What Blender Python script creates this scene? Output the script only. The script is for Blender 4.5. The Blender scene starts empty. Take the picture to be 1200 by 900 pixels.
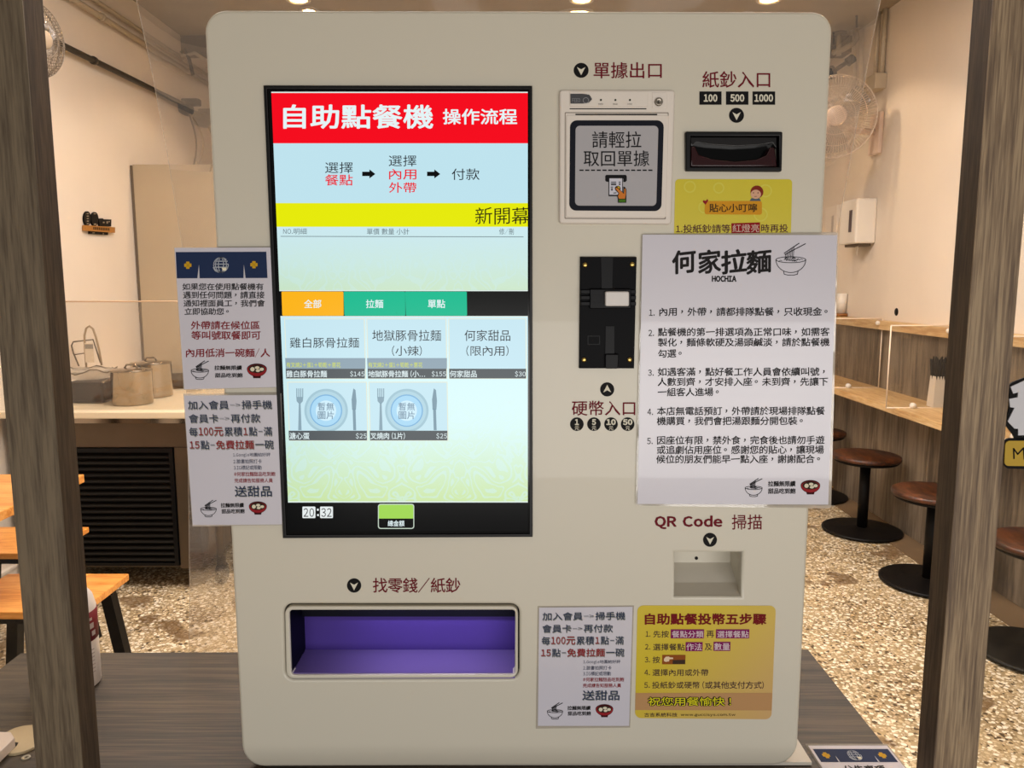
import bpy, bmesh, math, random
from mathutils import Vector, Matrix
from mathutils.geometry import tessellate_polygon
random.seed(7)
S = bpy.context.scene
COL = S.collection

# ------------------------------------------------------------------ camera
F = 901.0
TH = math.radians(7.5)
H = 1.40
CT, ST = math.cos(TH), math.sin(TH)
cam_d = bpy.data.cameras.new('camera')
cam_d.sensor_width = 36.0
cam_d.lens = F / 1200.0 * 36.0
cam_d.clip_start = 0.02
cam = bpy.data.objects.new('camera', cam_d)
COL.objects.link(cam)
cam.location = (0, 0, H)
cam.rotation_euler = (math.radians(90) - TH, 0, 0)
S.camera = cam

# ------------------------------------------------------------------ world and exposure
W = bpy.data.worlds.new('world')
S.world = W
W.use_nodes = True
W.node_tree.nodes['Background'].inputs[0].default_value = (1.0, 0.97, 0.90, 1)
W.node_tree.nodes['Background'].inputs[1].default_value = 0.17
S.view_settings.view_transform = 'Standard'
S.view_settings.look = 'None'
S.view_settings.gamma = 1
S.view_settings.use_curve_mapping = False
S.view_settings.exposure = 0.0


def area_light(name, loc, rot, sx, sy, energy, col):
    l = bpy.data.lights.new(name, 'AREA')
    l.shape = 'RECTANGLE'
    l.size = sx
    l.size_y = sy
    l.energy = energy
    l.color = col
    o = bpy.data.objects.new(name, l)
    COL.objects.link(o)
    o.location = loc
    o.rotation_euler = rot
    return o


# light of the arcade in front of the shop
area_light('arcade_light', (0.3, -0.9, 2.85), (math.radians(32), 0, 0), 1.8, 0.5, 3, (1.0, 0.96, 0.90))
# added fill light, low behind the camera, brightening the kiosk front
area_light('front_fill_light', (0.45, -1.7, 0.88), (math.radians(90), 0, 0), 2.6, 0.7, 41, (1.0, 0.96, 0.92))
# added fill panel, out of view, that lifts the ambient light in the shop
area_light('room_fill_light', (0.0, 2.7, 3.04), (0, 0, 0), 2.4, 1.6, 116, (1.0, 0.93, 0.90))


# ------------------------------------------------------------------ maths: pixels of the measured photo -> planes
def ray(u, v):
    a = (u - 600.0) / F
    b = (450.0 - v) / F
    return Vector((a, CT + b * ST, -ST + b * CT))


def py(u, v, Y):
    d = ray(u, v)
    t = Y / d.y
    return Vector((d.x * t, Y, H + d.z * t))


def pz(u, v, Z):
    d = ray(u, v)
    t = (Z - H) / d.z
    return Vector((d.x * t, d.y * t, Z))


def px_(u, v, X):
    d = ray(u, v)
    t = X / d.x
    return Vector((X, d.y * t, H + d.z * t))


D = 0.84      # distance of the kiosk's front
TT = 0.8315    # height of the table top


# ------------------------------------------------------------------ materials
def lin(c):
    return c / 12.92 if c <= 0.04045 else ((c + 0.055) / 1.055) ** 2.4


def hexc(h):
    h = h.lstrip('#')
    return tuple(lin(int(h[i:i + 2], 16) / 255) for i in (0, 2, 4)) + (1,)


MATS = {}


def mat(name, col, rough=0.5, metal=0.0, emit=None, es=1.0, coat=0.0, bump=0.0, bscale=200, var=0.0, spec=0.5):
    if name in MATS:
        return MATS[name]
    m = bpy.data.materials.new(name)
    m.use_nodes = True
    nt = m.node_tree
    b = nt.nodes['Principled BSDF']
    c = hexc(col) if isinstance(col, str) else tuple(col) + (1,)
    b.inputs['Base Color'].default_value = c
    b.inputs['Roughness'].default_value = rough
    b.inputs['Metallic'].default_value = metal
    b.inputs['Coat Weight'].default_value = coat
    b.inputs['Specular IOR Level'].default_value = spec
    if emit:
        b.inputs['Emission Color'].default_value = hexc(emit)
        b.inputs['Emission Strength'].default_value = es
    if bump or var:
        tc = nt.nodes.new('ShaderNodeTexCoord')
        nz = nt.nodes.new('ShaderNodeTexNoise')
        nz.inputs['Scale'].default_value = bscale
        nz.inputs['Detail'].default_value = 3
        nt.links.new(tc.outputs['Object'], nz.inputs['Vector'])
        if bump:
            bp = nt.nodes.new('ShaderNodeBump')
            bp.inputs['Strength'].default_value = bump
            bp.inputs['Distance'].default_value = 0.002
            nt.links.new(nz.outputs['Fac'], bp.inputs['Height'])
            nt.links.new(bp.outputs['Normal'], b.inputs['Normal'])
        if var:
            n2 = nt.nodes.new('ShaderNodeTexNoise')
            n2.inputs['Scale'].default_value = 3.0
            n2.inputs['Detail'].default_value = 4
            nt.links.new(tc.outputs['Object'], n2.inputs['Vector'])
            r = nt.nodes.new('ShaderNodeValToRGB')
            r.color_ramp.elements[0].position = 0.3
            r.color_ramp.elements[1].position = 0.7
            r.color_ramp.elements[0].color = tuple(x * (1 - var) for x in c[:3]) + (1,)
            r.color_ramp.elements[1].color = c
            nt.links.new(n2.outputs['Fac'], r.inputs[0])
            nt.links.new(r.outputs[0], b.inputs['Base Color'])
    MATS[name] = m
    return m


def wood(name, c1, c2, c3, scale=(30, 30, 1.5), rough=0.5, bump=0.15, detail=6, coat=0.0, plank=None):
    """wood grain stretched along one axis"""
    m = bpy.data.materials.new(name)
    m.use_nodes = True
    nt = m.node_tree
    L = nt.links.new
    b = nt.nodes['Principled BSDF']
    b.inputs['Roughness'].default_value = rough
    b.inputs['Coat Weight'].default_value = coat
    tc = nt.nodes.new('ShaderNodeTexCoord')
    mp = nt.nodes.new('ShaderNodeMapping')
    mp.inputs['Scale'].default_value = scale
    L(tc.outputs['Object'], mp.inputs['Vector'])
    n1 = nt.nodes.new('ShaderNodeTexNoise')
    n1.inputs['Scale'].default_value = 1.0
    n1.inputs['Detail'].default_value = detail
    n1.inputs['Roughness'].default_value = 0.65
    n1.inputs['Distortion'].default_value = 0.6
    L(mp.outputs[0], n1.inputs['Vector'])
    n2 = nt.nodes.new('ShaderNodeTexNoise')
    n2.inputs['Scale'].default_value = 5.0
    n2.inputs['Detail'].default_value = 4
    L(mp.outputs[0], n2.inputs['Vector'])
    mx = nt.nodes.new('ShaderNodeMath')
    mx.operation = 'MULTIPLY_ADD'
    mx.inputs[1].default_value = 0.45
    L(n2.outputs['Fac'], mx.inputs[0])
    sc = nt.nodes.new('ShaderNodeMath')
    sc.operation = 'MULTIPLY'
    sc.inputs[1].default_value = 0.62
    L(n1.outputs['Fac'], sc.inputs[0])
    L(sc.outputs[0], mx.inputs[2])
    r = nt.nodes.new('ShaderNodeValToRGB')
    r.color_ramp.elements[0].position = 0.42
    r.color_ramp.elements[0].color = hexc(c1)
    r.color_ramp.elements[1].position = 0.63
    r.color_ramp.elements[1].color = hexc(c3)
    e = r.color_ramp.elements.new(0.52)
    e.color = hexc(c2)
    L(mx.outputs[0], r.inputs[0])
    L(r.outputs[0], b.inputs['Base Color'])
    bp = nt.nodes.new('ShaderNodeBump')
    bp.inputs['Strength'].default_value = bump
    bp.inputs['Distance'].default_value = 0.002
    L(mx.outputs[0], bp.inputs['Height'])
    L(bp.outputs['Normal'], b.inputs['Normal'])
    MATS[name] = m
    return m


def terrazzo():
    m = bpy.data.materials.new('washed pebble terrazzo')
    m.use_nodes = True
    nt = m.node_tree
    L = nt.links.new
    b = nt.nodes['Principled BSDF']
    tc = nt.nodes.new('ShaderNodeTexCoord')
    # warp
    nz = nt.nodes.new('ShaderNodeTexNoise')
    nz.inputs['Scale'].default_value = 40
    L(tc.outputs['Object'], nz.inputs['Vector'])
    mixv = nt.nodes.new('ShaderNodeMixRGB')
    mixv.blend_type = 'ADD'
    mixv.inputs[0].default_value = 0.012
    L(tc.outputs['Object'], mixv.inputs[1])
    L(nz.outputs['Color'], mixv.inputs[2])

    def layer(scale, thr0, thr1, ramp):
        vo = nt.nodes.new('ShaderNodeTexVoronoi')
        vo.inputs['Scale'].default_value = scale
        vo.inputs['Randomness'].default_value = 1.0
        L(mixv.outputs[0], vo.inputs['Vector'])
        mask = nt.nodes.new('ShaderNodeMapRange')
        mask.inputs['From Min'].default_value = thr0
        mask.inputs['From Max'].default_value = thr1
        mask.inputs['To Min'].default_value = 1
        mask.inputs['To Max'].default_value = 0
        L(vo.outputs['Distance'], mask.inputs['Value'])
        sep = nt.nodes.new('ShaderNodeSeparateColor')
        L(vo.outputs['Color'], sep.inputs[0])
        r = nt.nodes.new('ShaderNodeValToRGB')
        r.color_ramp.interpolation = 'CONSTANT'
        for i, (p, c) in enumerate(ramp):
            el = r.color_ramp.elements[i] if i < 2 else r.color_ramp.elements.new(p)
            el.position = p
            el.color = hexc(c)
        L(sep.outputs[0], r.inputs[0])
        return mask, r

    base = nt.nodes.new('ShaderNodeValToRGB')
    n3 = nt.nodes.new('ShaderNodeTexNoise')
    n3.inputs['Scale'].default_value = 2.2
    n3.inputs['Detail'].default_value = 5
    L(tc.outputs['Object'], n3.inputs['Vector'])
    base.color_ramp.elements[0].position = 0.35
    base.color_ramp.elements[0].color = hexc('#86704e')
    base.color_ramp.elements[1].position = 0.6
    base.color_ramp.elements[1].color = hexc('#b09a74')
    L(n3.outputs['Fac'], base.inputs[0])
    cur = base.outputs[0]
    for sc, a, c, rp in ((95, 0.40, 0.48, [(0, '#c9b391'), (0.45, '#e9dcc0'), (0.75, '#8d744f'), (0.88, '#3d3023')]),
                         (52, 0.36, 0.42, [(0, '#efe3ca'), (0.35, '#cdb893'), (0.6, '#f3ead6'), (0.86, '#54432f')])):
        mk, rr = layer(sc, a, c, rp)
        mx = nt.nodes.new('ShaderNodeMixRGB')
        L(mk.outputs[0], mx.inputs[0])
        L(cur, mx.inputs[1])
        L(rr.outputs[0], mx.inputs[2])
        cur = mx.outputs[0]
    # brown worn patches
    n4 = nt.nodes.new('ShaderNodeTexNoise')
    n4.inputs['Scale'].default_value = 3.6
    n4.inputs['Detail'].default_value = 3
    mp4 = nt.nodes.new('ShaderNodeMapping')
    mp4.inputs['Location'].default_value = (3.1, 7.7, 0)
    L(tc.outputs['Object'], mp4.inputs['Vector'])
    L(mp4.outputs[0], n4.inputs['Vector'])
    r4 = nt.nodes.new('ShaderNodeValToRGB')
    r4.color_ramp.elements[0].position = 0.60
    r4.color_ramp.elements[0].color = (0, 0, 0, 1)
    r4.color_ramp.elements[1].position = 0.63
    r4.color_ramp.elements[1].color = (0.75, 0.75, 0.75, 1)
    L(n4.outputs['Fac'], r4.inputs[0])
    mx = nt.nodes.new('ShaderNodeMixRGB')
    mx.inputs[2].default_value = hexc('#6a4f31')
    L(r4.outputs[0], mx.inputs[0])
    L(cur, mx.inputs[1])
    L(mx.outputs[0], b.inputs['Base Color'])
    b.inputs['Roughness'].default_value = 0.38
    return m


def film_mat(name, tint, transp=0.62, gloss=0.09, milk=0.04, rough=0.06, bumps=0.5, bscale=9):
    m = bpy.data.materials.new(name)
    m.use_nodes = True
    nt = m.node_tree
    L = nt.links.new
    nt.nodes.remove(nt.nodes['Principled BSDF'])
    out = nt.nodes['Material Output']
    tr = nt.nodes.new('ShaderNodeBsdfTransparent')
    tr.inputs[0].default_value = tint + (1,)
    cur = tr.outputs[0]
    tc = nt.nodes.new('ShaderNodeTexCoord')
    nz = nt.nodes.new('ShaderNodeTexNoise')
    nz.inputs['Scale'].default_value = bscale
    nz.inputs['Detail'].default_value = 2
    L(tc.outputs['Object'], nz.inputs['Vector'])
    bp = nt.nodes.new('ShaderNodeBump')
    bp.inputs['Strength'].default_value = bumps
    bp.inputs['Distance'].default_value = 0.02
    L(nz.outputs['Fac'], bp.inputs['Height'])
    if transp < 1:
        rf = nt.nodes.new('ShaderNodeBsdfRefraction')
        rf.inputs['Color'].default_value = tint + (1,)
        rf.inputs['Roughness'].default_value = rough
        rf.inputs['IOR'].default_value = 1.06
        L(bp.outputs[0], rf.inputs['Normal'])
        mx = nt.nodes.new('ShaderNodeMixShader')
        mx.inputs[0].default_value = 1 - transp
        L(cur, mx.inputs[1])
        L(rf.outputs[0], mx.inputs[2])
        cur = mx.outputs[0]
    gl = nt.nodes.new('ShaderNodeBsdfGlossy')
    gl.inputs['Roughness'].default_value = 0.08
    L(bp.outputs[0], gl.inputs['Normal'])
    mx = nt.nodes.new('ShaderNodeMixShader')
    mx.inputs[0].default_value = gloss
    L(cur, mx.inputs[1])
    L(gl.outputs[0], mx.inputs[2])
    cur = mx.outputs[0]
    if milk:
        df = nt.nodes.new('ShaderNodeBsdfDiffuse')
        df.inputs[0].default_value = (0.8, 0.76, 0.7, 1)
        tl = nt.nodes.new('ShaderNodeBsdfTranslucent')
        tl.inputs[0].default_value = (0.8, 0.76, 0.7, 1)
        m1 = nt.nodes.new('ShaderNodeMixShader')
        L(df.outputs[0], m1.inputs[1])
        L(tl.outputs[0], m1.inputs[2])
        mx = nt.nodes.new('ShaderNodeMixShader')
        mx.inputs[0].default_value = milk
        L(cur, mx.inputs[1])
        L(m1.outputs[0], mx.inputs[2])
        cur = mx.outputs[0]
    L(cur, out.inputs['Surface'])
    MATS[name] = m
    return m


def screen_pattern(name, top, mid, bottom, zt, zb, pat):
    """backlit wallpaper on the display: a vertical gradient printed on the screen with a pale damask"""
    m = bpy.data.materials.new(name)
    m.use_nodes = True
    nt = m.node_tree
    L = nt.links.new
    b = nt.nodes['Principled BSDF']
    b.inputs['Base Color'].default_value = (0.01, 0.01, 0.01, 1)
    b.inputs['Roughness'].default_value = 0.25
    tc = nt.nodes.new('ShaderNodeTexCoord')
    sp = nt.nodes.new('ShaderNodeSeparateXYZ')
    L(tc.outputs['Object'], sp.inputs[0])
    mr = nt.nodes.new('ShaderNodeMapRange')
    mr.inputs['From Min'].default_value = zb
    mr.inputs['From Max'].default_value = zt
    L(sp.outputs['Z'], mr.inputs['Value'])
    r = nt.nodes.new('ShaderNodeValToRGB')
    r.color_ramp.elements[0].color = hexc(bottom)
    r.color_ramp.elements[1].color = hexc(top)
    e = r.color_ramp.elements.new(0.42)
    e.color = hexc(mid)
    L(mr.outputs[0], r.inputs[0])
    nz = nt.nodes.new('ShaderNodeTexNoise')
    nz.inputs['Scale'].default_value = 26
    nz.inputs['Detail'].default_value = 0.5
    nz.inputs['Distortion'].default_value = 2.2
    # mirrored left-right, as a damask
    ab = nt.nodes.new('ShaderNodeMath')
    ab.operation = 'PINGPONG'
    ab.inputs[1].default_value = 0.065
    L(sp.outputs['X'], ab.inputs[0])
    cb = nt.nodes.new('ShaderNodeCombineXYZ')
    L(ab.outputs[0], cb.inputs[0])
    L(sp.outputs['Z'], cb.inputs[2])
    L(cb.outputs[0], nz.inputs['Vector'])
    wv = nt.nodes.new('ShaderNodeMath')
    wv.operation = 'MULTIPLY'
    wv.inputs[1].default_value = 34
    L(nz.outputs['Fac'], wv.inputs[0])
    sn = nt.nodes.new('ShaderNodeMath')
    sn.operation = 'SINE'
    L(wv.outputs[0], sn.inputs[0])
    rr = nt.nodes.new('ShaderNodeValToRGB')
    rr.color_ramp.elements[0].position = 0.45
    rr.color_ramp.elements[0].color = (0, 0, 0, 1)
    rr.color_ramp.elements[1].position = 0.7
    rr.color_ramp.elements[1].color = (1, 1, 1, 1)
    L(sn.outputs[0], rr.inputs[0])
    # fades away at the middle height of the panel
    fd = nt.nodes.new('ShaderNodeMath')
    fd.operation = 'MULTIPLY'
    inv = nt.nodes.new('ShaderNodeMapRange')
    inv.inputs['From Min'].default_value = 0.15
    inv.inputs['From Max'].default_value = 0.95
    inv.inputs['To Min'].default_value = pat
    inv.inputs['To Max'].default_value = 0.05
    L(mr.outputs[0], inv.inputs['Value'])
    L(inv.outputs[0], fd.inputs[0])
    L(rr.outputs[0], fd.inputs[1])
    mx = nt.nodes.new('ShaderNodeMixRGB')
    mx.inputs[2].default_value = hexc('#c4e6ee')
    L(fd.outputs[0], mx.inputs[0])
    L(r.outputs[0], mx.inputs[1])
    L(mx.outputs[0], b.inputs['Emission Color'])
    b.inputs['Emission Strength'].default_value = 1.0
    MATS[name] = m
    return m


def em(h):
    """a colour shown on the lit display"""
    return mat('display ' + h, '#020202', rough=0.2, emit=h, es=1.0, spec=0.12)


def ink(h):
    return mat('ink ' + h, h, rough=0.6, spec=0.15)


# ------------------------------------------------------------------ objects
ROOTS = {}


def empty(name, loc):
    o = bpy.data.objects.new(name, None)
    o.empty_display_size = 0.05
    COL.objects.link(o)
    o.location = loc
    ROOTS[o.name] = Vector(loc)
    return o


def org(parent):
    while parent.parent:
        parent = parent.parent
    return ROOTS[parent.name]


def obj(name, verts, faces, m, parent=None, smooth=False, origin=None):
    """links ONE mesh; verts are given in world coordinates"""
    if parent is not None:
        o0 = org(parent)
    elif origin is not None:
        o0 = Vector(origin)
    else:
        xs = [v[0] for v in verts]; ys = [v[1] for v in verts]; zs = [v[2] for v in verts]
        o0 = Vector(((min(xs) + max(xs)) / 2, (min(ys) + max(ys)) / 2, min(zs)))
    me = bpy.data.meshes.new(name)
    me.from_pydata([(v[0] - o0.x, v[1] - o0.y, v[2] - o0.z) for v in verts], [], faces)
    me.materials.append(m)
    if smooth is True:
        me.polygons.foreach_set('use_smooth', [True] * len(me.polygons))
    elif isinstance(smooth, (list, tuple)):
        me.polygons.foreach_set('use_smooth', list(smooth))
    me.update()
    o = bpy.data.objects.new(name, me)
    COL.objects.link(o)
    if parent is not None:
        o.parent = parent
    else:
        o.location = o0
        ROOTS[o.name] = o0
    return o


def tag(o, label, cat, group=None):
    o['label'] = label
    o['category'] = cat
    if group:
        o['group'] = group
    return o


def struct(o, label=None, cat=None):
    o['kind'] = 'structure'
    if label:
        o['label'] = label
    if cat:
        o['category'] = cat
    return o


def dup(root, loc):
    r = root.copy()
    COL.objects.link(r)
    r.location = loc
    ROOTS[r.name] = Vector(loc)
    for ch in list(root.children):
        c = ch.copy()
        COL.objects.link(c)
        c.parent = r
        for g in list(ch.children):
            d = g.copy()
            COL.objects.link(d)
            d.parent = c
    return r


class MB:
    def __init__(s):
        s.v, s.f, s.s = [], [], []

    def add(s, v, f, smooth=False):
        n = len(s.v)
        s.v += [tuple(x) for x in v]
        s.f += [tuple(i + n for i in q) for q in f]
        s.s += [smooth] * len(f)
        return s

    def box(s, x0, x1, y0, y1, z0, z1, b=0.0):
        if b <= 0:
            v = [(x, y, z) for z in (z0, z1) for y in (y0, y1) for x in (x0, x1)]
            f = [(0, 2, 3, 1), (4, 5, 7, 6), (0, 1, 5, 4), (2, 6, 7, 3), (0, 4, 6, 2), (1, 3, 7, 5)]
            return s.add(v, f)
        bm = bmesh.new()
        bmesh.ops.create_cube(bm, size=1)
        for w in bm.verts:
            w.co = Vector(((x0 + x1) / 2 + w.co.x * (x1 - x0), (y0 + y1) / 2 + w.co.y * (y1 - y0), (z0 + z1) / 2 + w.co.z * (z1 - z0)))
        bmesh.ops.bevel(bm, geom=list(bm.edges), offset=b, segments=2, affect='EDGES', profile=0.6)
        bm.verts.index_update()
        v = [w.co.copy() for w in bm.verts]
        f = [tuple(w.index for w in q.verts) for q in bm.faces]
        bm.free()
        return s.add(v, f)

    def lathe(s, c, prof, n=32, axis='Z', smooth=True):
        """profile (r, h) spun about an axis through c"""
        v, f = [], []
        for r, h in prof:
            for k in range(n):
                a = 2 * math.pi * k / n
                p, q = r * math.cos(a), r * math.sin(a)
                if axis == 'Z':
                    w = (p, q, h)
                elif axis == 'Y':
                    w = (p, -h, q)
                else:
                    w = (h, p, q)
                v.append((c[0] + w[0], c[1] + w[1], c[2] + w[2]))
        for i in range(len(prof) - 1):
            for k in range(n):
                k2 = (k + 1) % n
                f.append((i * n + k, i * n + k2, (i + 1) * n + k2, (i + 1) * n + k))
        s.add(v, f, smooth)
        m = len(prof) - 1
        if prof[0][0] > 1e-6:
            s.f.append(tuple(len(s.v) - len(v) + k for k in range(n - 1, -1, -1))); s.s.append(False)
        if prof[-1][0] > 1e-6:
            s.f.append(tuple(len(s.v) - len(v) + m * n + k for k in range(n))); s.s.append(False)
        return s

    def tube(s, path, r, n=8, closed=False):
        P = [Vector(p) for p in path]
        v, f = [], []
        N = len(P)
        ref = None
        for i, p in enumerate(P):
            if closed:
                t = P[(i + 1) % N] - P[i - 1]
            else:
                t = P[min(i + 1, N - 1)] - P[max(i - 1, 0)]
            t.normalize()
            if ref is None:
                ref = Vector((0, 0, 1)) if abs(t.z) < 0.9 else Vector((1, 0, 0))
            a = t.cross(ref)
            if a.length < 1e-5:
                a = t.orthogonal()
            a.normalize()
            b = a.cross(t).normalized()
            ref = b
            rr = r[i] if isinstance(r, (list, tuple)) else r
            for k in range(n):
                g = 2 * math.pi * k / n
                v.append(p + a * rr * math.cos(g) + b * rr * math.sin(g))
        for i in range(N if closed else N - 1):
            j = (i + 1) % N
            for k in range(n):
                k2 = (k + 1) % n
                f.append((i * n + k, i * n + k2, j * n + k2, j * n + k))
        s.add(v, f, True)
        if not closed:
            b0 = len(s.v) - len(v)
            s.f.append(tuple(b0 + k for k in range(n - 1, -1, -1))); s.s.append(False)
            s.f.append(tuple(b0 + (N - 1) * n + k for k in range(n))); s.s.append(False)
        return s

    def xform(s, M):
        s.v = [tuple(M @ Vector(p)) for p in s.v]
        return s

    def build(s, name, m, parent=None, origin=None):
        return obj(name, s.v, s.f, m, parent, smooth=s.s, origin=origin)


def rr(pts, r, n=5):
    """rounded polygon through 2-D points (any quad); r one radius or one per corner"""
    out = []
    P = [Vector(p) for p in pts]
    N = len(P)
    for i, p in enumerate(P):
        ri = r[i] if isinstance(r, (list, tuple)) else r
        a = (P[i - 1] - p).normalized()
        b = (P[(i + 1) % N] - p).normalized()
        if ri <= 0:
            out.append(tuple(p))
            continue
        p0, p1 = p + a * ri, p + b * ri
        for k in range(n + 1):
            t = k / n * math.pi / 2
            w = (1 - math.sin(t)) , (1 - math.cos(t))
            out.append(tuple(p + a * ri * w[0] + b * ri * w[1]))
    return out


def rect(u0, v0, u1, v1, r=0, n=5):
    q = [(u0, v0), (u1, v0), (u1, v1), (u0, v1)]
    return rr(q, r, n) if r else q


def circ(u, v, r, n=24, ry=None, a0=0, a1=2 * math.pi):
    ry = ry or r
    full = abs(a1 - a0 - 2 * math.pi) < 1e-6
    m = n if full else n + 1
    return [(u + r * math.cos(a0 + (a1 - a0) * k / n), v + ry * math.sin(a0 + (a1 - a0) * k / n)) for k in range(m)]


def area2(l):
    return sum(l[i - 1][0] * l[i][1] - l[i][0] * l[i - 1][1] for i in range(len(l)))


def fill(loops):
    return tessellate_polygon([[Vector((p[0], p[1], 0)) for p in l] for l in loops])


class Plane:
    """a vertical sheet facing the camera side at distance Y; positions are measured on the photo"""
    def __init__(s, Y=D):
        s.Y = Y

    def __call__(s, u, v, h=0.0):
        p = py(u, v, s.Y)
        return (p.x, p.y - h, p.z)


class TablePlane:
    def __init__(s, Z):
        s.Z = Z

    def __call__(s, u, v, h=0.0):
        p = pz(u, v, s.Z)
        return (p.x, p.y, p.z + h)


KF = Plane(D)


def flat(name, polys, m, parent, surf=KF, h=0.0002, label=None):
    """printed colour areas; polys is a list of outlines, each an outline or a list [outline, hole, ...]"""
    V, Fc = [], []
    for pl in polys:
        loops = pl if isinstance(pl[0][0], (tuple, list)) else [pl]
        n = len(V)
        for l in loops:
            V += [surf(p[0], p[1], h) for p in l]
        Fc += [tuple(i + n for i in t) for t in fill(loops)]
    o = obj(name, V, Fc, m, parent)
    if label:
        o['label'] = label
    return o


def slab(name, loops, surf, h0, h1, m, parent=None, c=0.0, origin=None, segs=3):
    """a plate with depth: outline(s) at height h1 in front of the surface down to h0, front edges rounded by c (metres, in-plane px scale)"""
    # to metric plane coordinates
    L2 = []
    for i, l in enumerate(loops):
        w = [Vector(surf(p[0], p[1], 0)) for p in l]
        L2.append(w)
    ex = Vector((1, 0, 0))
    nrm = (Vector(surf(600, 500, 1)) - Vector(surf(600, 500, 0)))
    ey = nrm.cross(ex).normalized()
    base = L2[0][0].copy()
    P2 = [[((p - base).dot(ex), (p - base).dot(ey)) for p in l] for l in L2]
    for i, l in enumerate(P2):
        want = 1 if i == 0 else -1
        if area2(l) * want < 0:
            l.reverse()

    def inset(l, d):
        if d == 0:
            return l
        out = []
        n = len(l)
        for i in range(n):
            a = Vector(l[i]) - Vector(l[i - 1])
            b = Vector(l[(i + 1) % n]) - Vector(l[i])
            if a.length < 1e-9: a = b
            if b.length < 1e-9: b = a
            a.normalize(); b.normalize()
            na = Vector((-a.y, a.x)); nb = Vector((-b.y, b.x))
            q = na + nb
            q = q / max(0.3, q.dot(na)) if q.length > 1e-6 else na
            out.append((l[i][0] + q.x * d, l[i][1] + q.y * d))
        return out

    def w3(p, h):
        return base + ex * p[0] + ey * p[1] + nrm * h

    V, Fc, Sm = [], [], []
    levels = [(0.0, h0)]
    if c > 0:
        for k in range(segs + 1):
            a = k / segs * math.pi / 2
            levels.append((c * (1 - math.cos(a)), h1 - c * (1 - math.sin(a))))
    else:
        levels.append((0.0, h1))
    idx = []
    for l in P2:
        rings = []
        for ins, h in levels:
            s0 = len(V)
            V += [tuple(w3(p, h)) for p in inset(l, ins)]
            rings.append(s0)
        n = len(l)
        for a in range(len(rings) - 1):
            for k in range(n):
                k2 = (k + 1) % n
                Fc.append((rings[a] + k, rings[a] + k2, rings[a + 1] + k2, rings[a + 1] + k))
                Sm.append(a > 0)
        idx.append((rings[0], rings[-1], n))
    for which, flip in ((1, False), (0, True)):
        ls = [inset(l, levels[-1][0] if which else 0) for l in P2]
        tri = fill(ls)
        flatidx = []
        for (r0, r1, n) in idx:
            flatidx += list(range((r1 if which else r0), (r1 if which else r0) + n))
        for t in tri:
            # orient
            a, b2, c2 = [Vector(V[flatidx[i]]) for i in t]
            nn = (b2 - a).cross(c2 - a)
            t = tuple(flatidx[i] for i in t)
            if (nn.dot(nrm) < 0) != flip:
                t = t[::-1]
            Fc.append(t)
            Sm.append(False)
    return obj(name, V, Fc, m, parent, smooth=Sm, origin=origin)


# ------------------------------------------------------------------ lettering
_GL = {}
LV = 0.000016   # each shifted layer of ink lies a hair above the last


def glyph(s, bold, res=2):
    """outline glyphs; heavier weights are the regular strokes laid down several times with small shifts"""
    k = (s, bold)
    if k in _GL:
        return _GL[k]
    if bold > 0:
        v0, f0 = glyph(s, 0, res)
        n = 8 if bold > 0.03 else 5
        sh = [(bold * math.cos(2 * math.pi * i / n + .3), bold * math.sin(2 * math.pi * i / n + .3)) for i in range(n)]
        if bold > 0.05:
            sh += [(x * .5, y * .5) for x, y in sh]
        v, f = [], []
        for dx, dy in sh:
            m_ = len(v)
            v += [(p[0] + dx, p[1] + dy, LV * (1 + len(v) // len(v0))) for p in v0]
            f += [tuple(i + m_ for i in q) for q in f0]
        _GL[k] = (v, f)
        return _GL[k]
    if len(s) > 1 and any(33 <= ord(q) < 127 for q in s):
        # latin letters and figures come from the same face as the chinese ones, set close
        v, f = [], []
        cx = 0.0
        for q in s:
            if q == ' ':
                cx += 0.3
                continue
            gv, gf = glyph(q, 0, res)
            lo = min(p[0] for p in gv)
            hi = max(p[0] for p in gv)
            n_ = len(v)
            if ord(q) < 127:
                k_ = 0.78
                v += [(cx + 0.05 + (p[0] - lo) * k_, p[1], 0.0) for p in gv]
                cx += (hi - lo) * k_ + 0.10
            else:
                v += [(cx + p[0], p[1], 0.0) for p in gv]
                cx += 0.97
            f += [tuple(i + n_ for i in t) for t in gf]
        _GL[k] = (v, f)
        return _GL[k]
    c = bpy.data.curves.new('t', 'FONT')
    c.body = chr(ord(s) + 0xFEE0) if len(s) == 1 and 33 <= ord(s) < 127 else s
    c.resolution_u = res
    o = bpy.data.objects.new('t', c)
    COL.objects.link(o)
    dg = bpy.context.evaluated_depsgraph_get()
    dg.update()
    me = bpy.data.meshes.new_from_object(o.evaluated_get(dg))
    v = [(p.co.x, p.co.y, 0.0) for p in me.vertices]
    f = [tuple(p.vertices) for p in me.polygons]
    bpy.data.objects.remove(o)
    bpy.data.curves.remove(c)
    bpy.data.meshes.remove(me)
    _GL[k] = (v, f)
    return _GL[k]


def text(s, u0, v0, u1, v1, m, parent, surf=KF, bold=0.0, dv=0.0, h=0.0004, name='lettering', slant=0.0):
    """one line of lettering fitted to the box it fills on the photo; dv lets the line climb or fall to the right"""
    v, f = glyph(s, bold)
    if not v:
        return None
    x0 = min(p[0] for p in v); x1 = max(p[0] for p in v)
    y0 = min(p[1] for p in v); y1 = max(p[1] for p in v)
    V = []
    for x, y, lv_ in v:
        a = (x - x0) / (x1 - x0)
        b = (y - y0) / (y1 - y0)
        u = u0 + a * (u1 - u0) + slant * (b - 0.5)
        w = v1 - b * (v1 - v0) + dv * a
        V.append(surf(u, w, h + lv_))
    return obj(name, V, f, m, parent)


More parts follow.
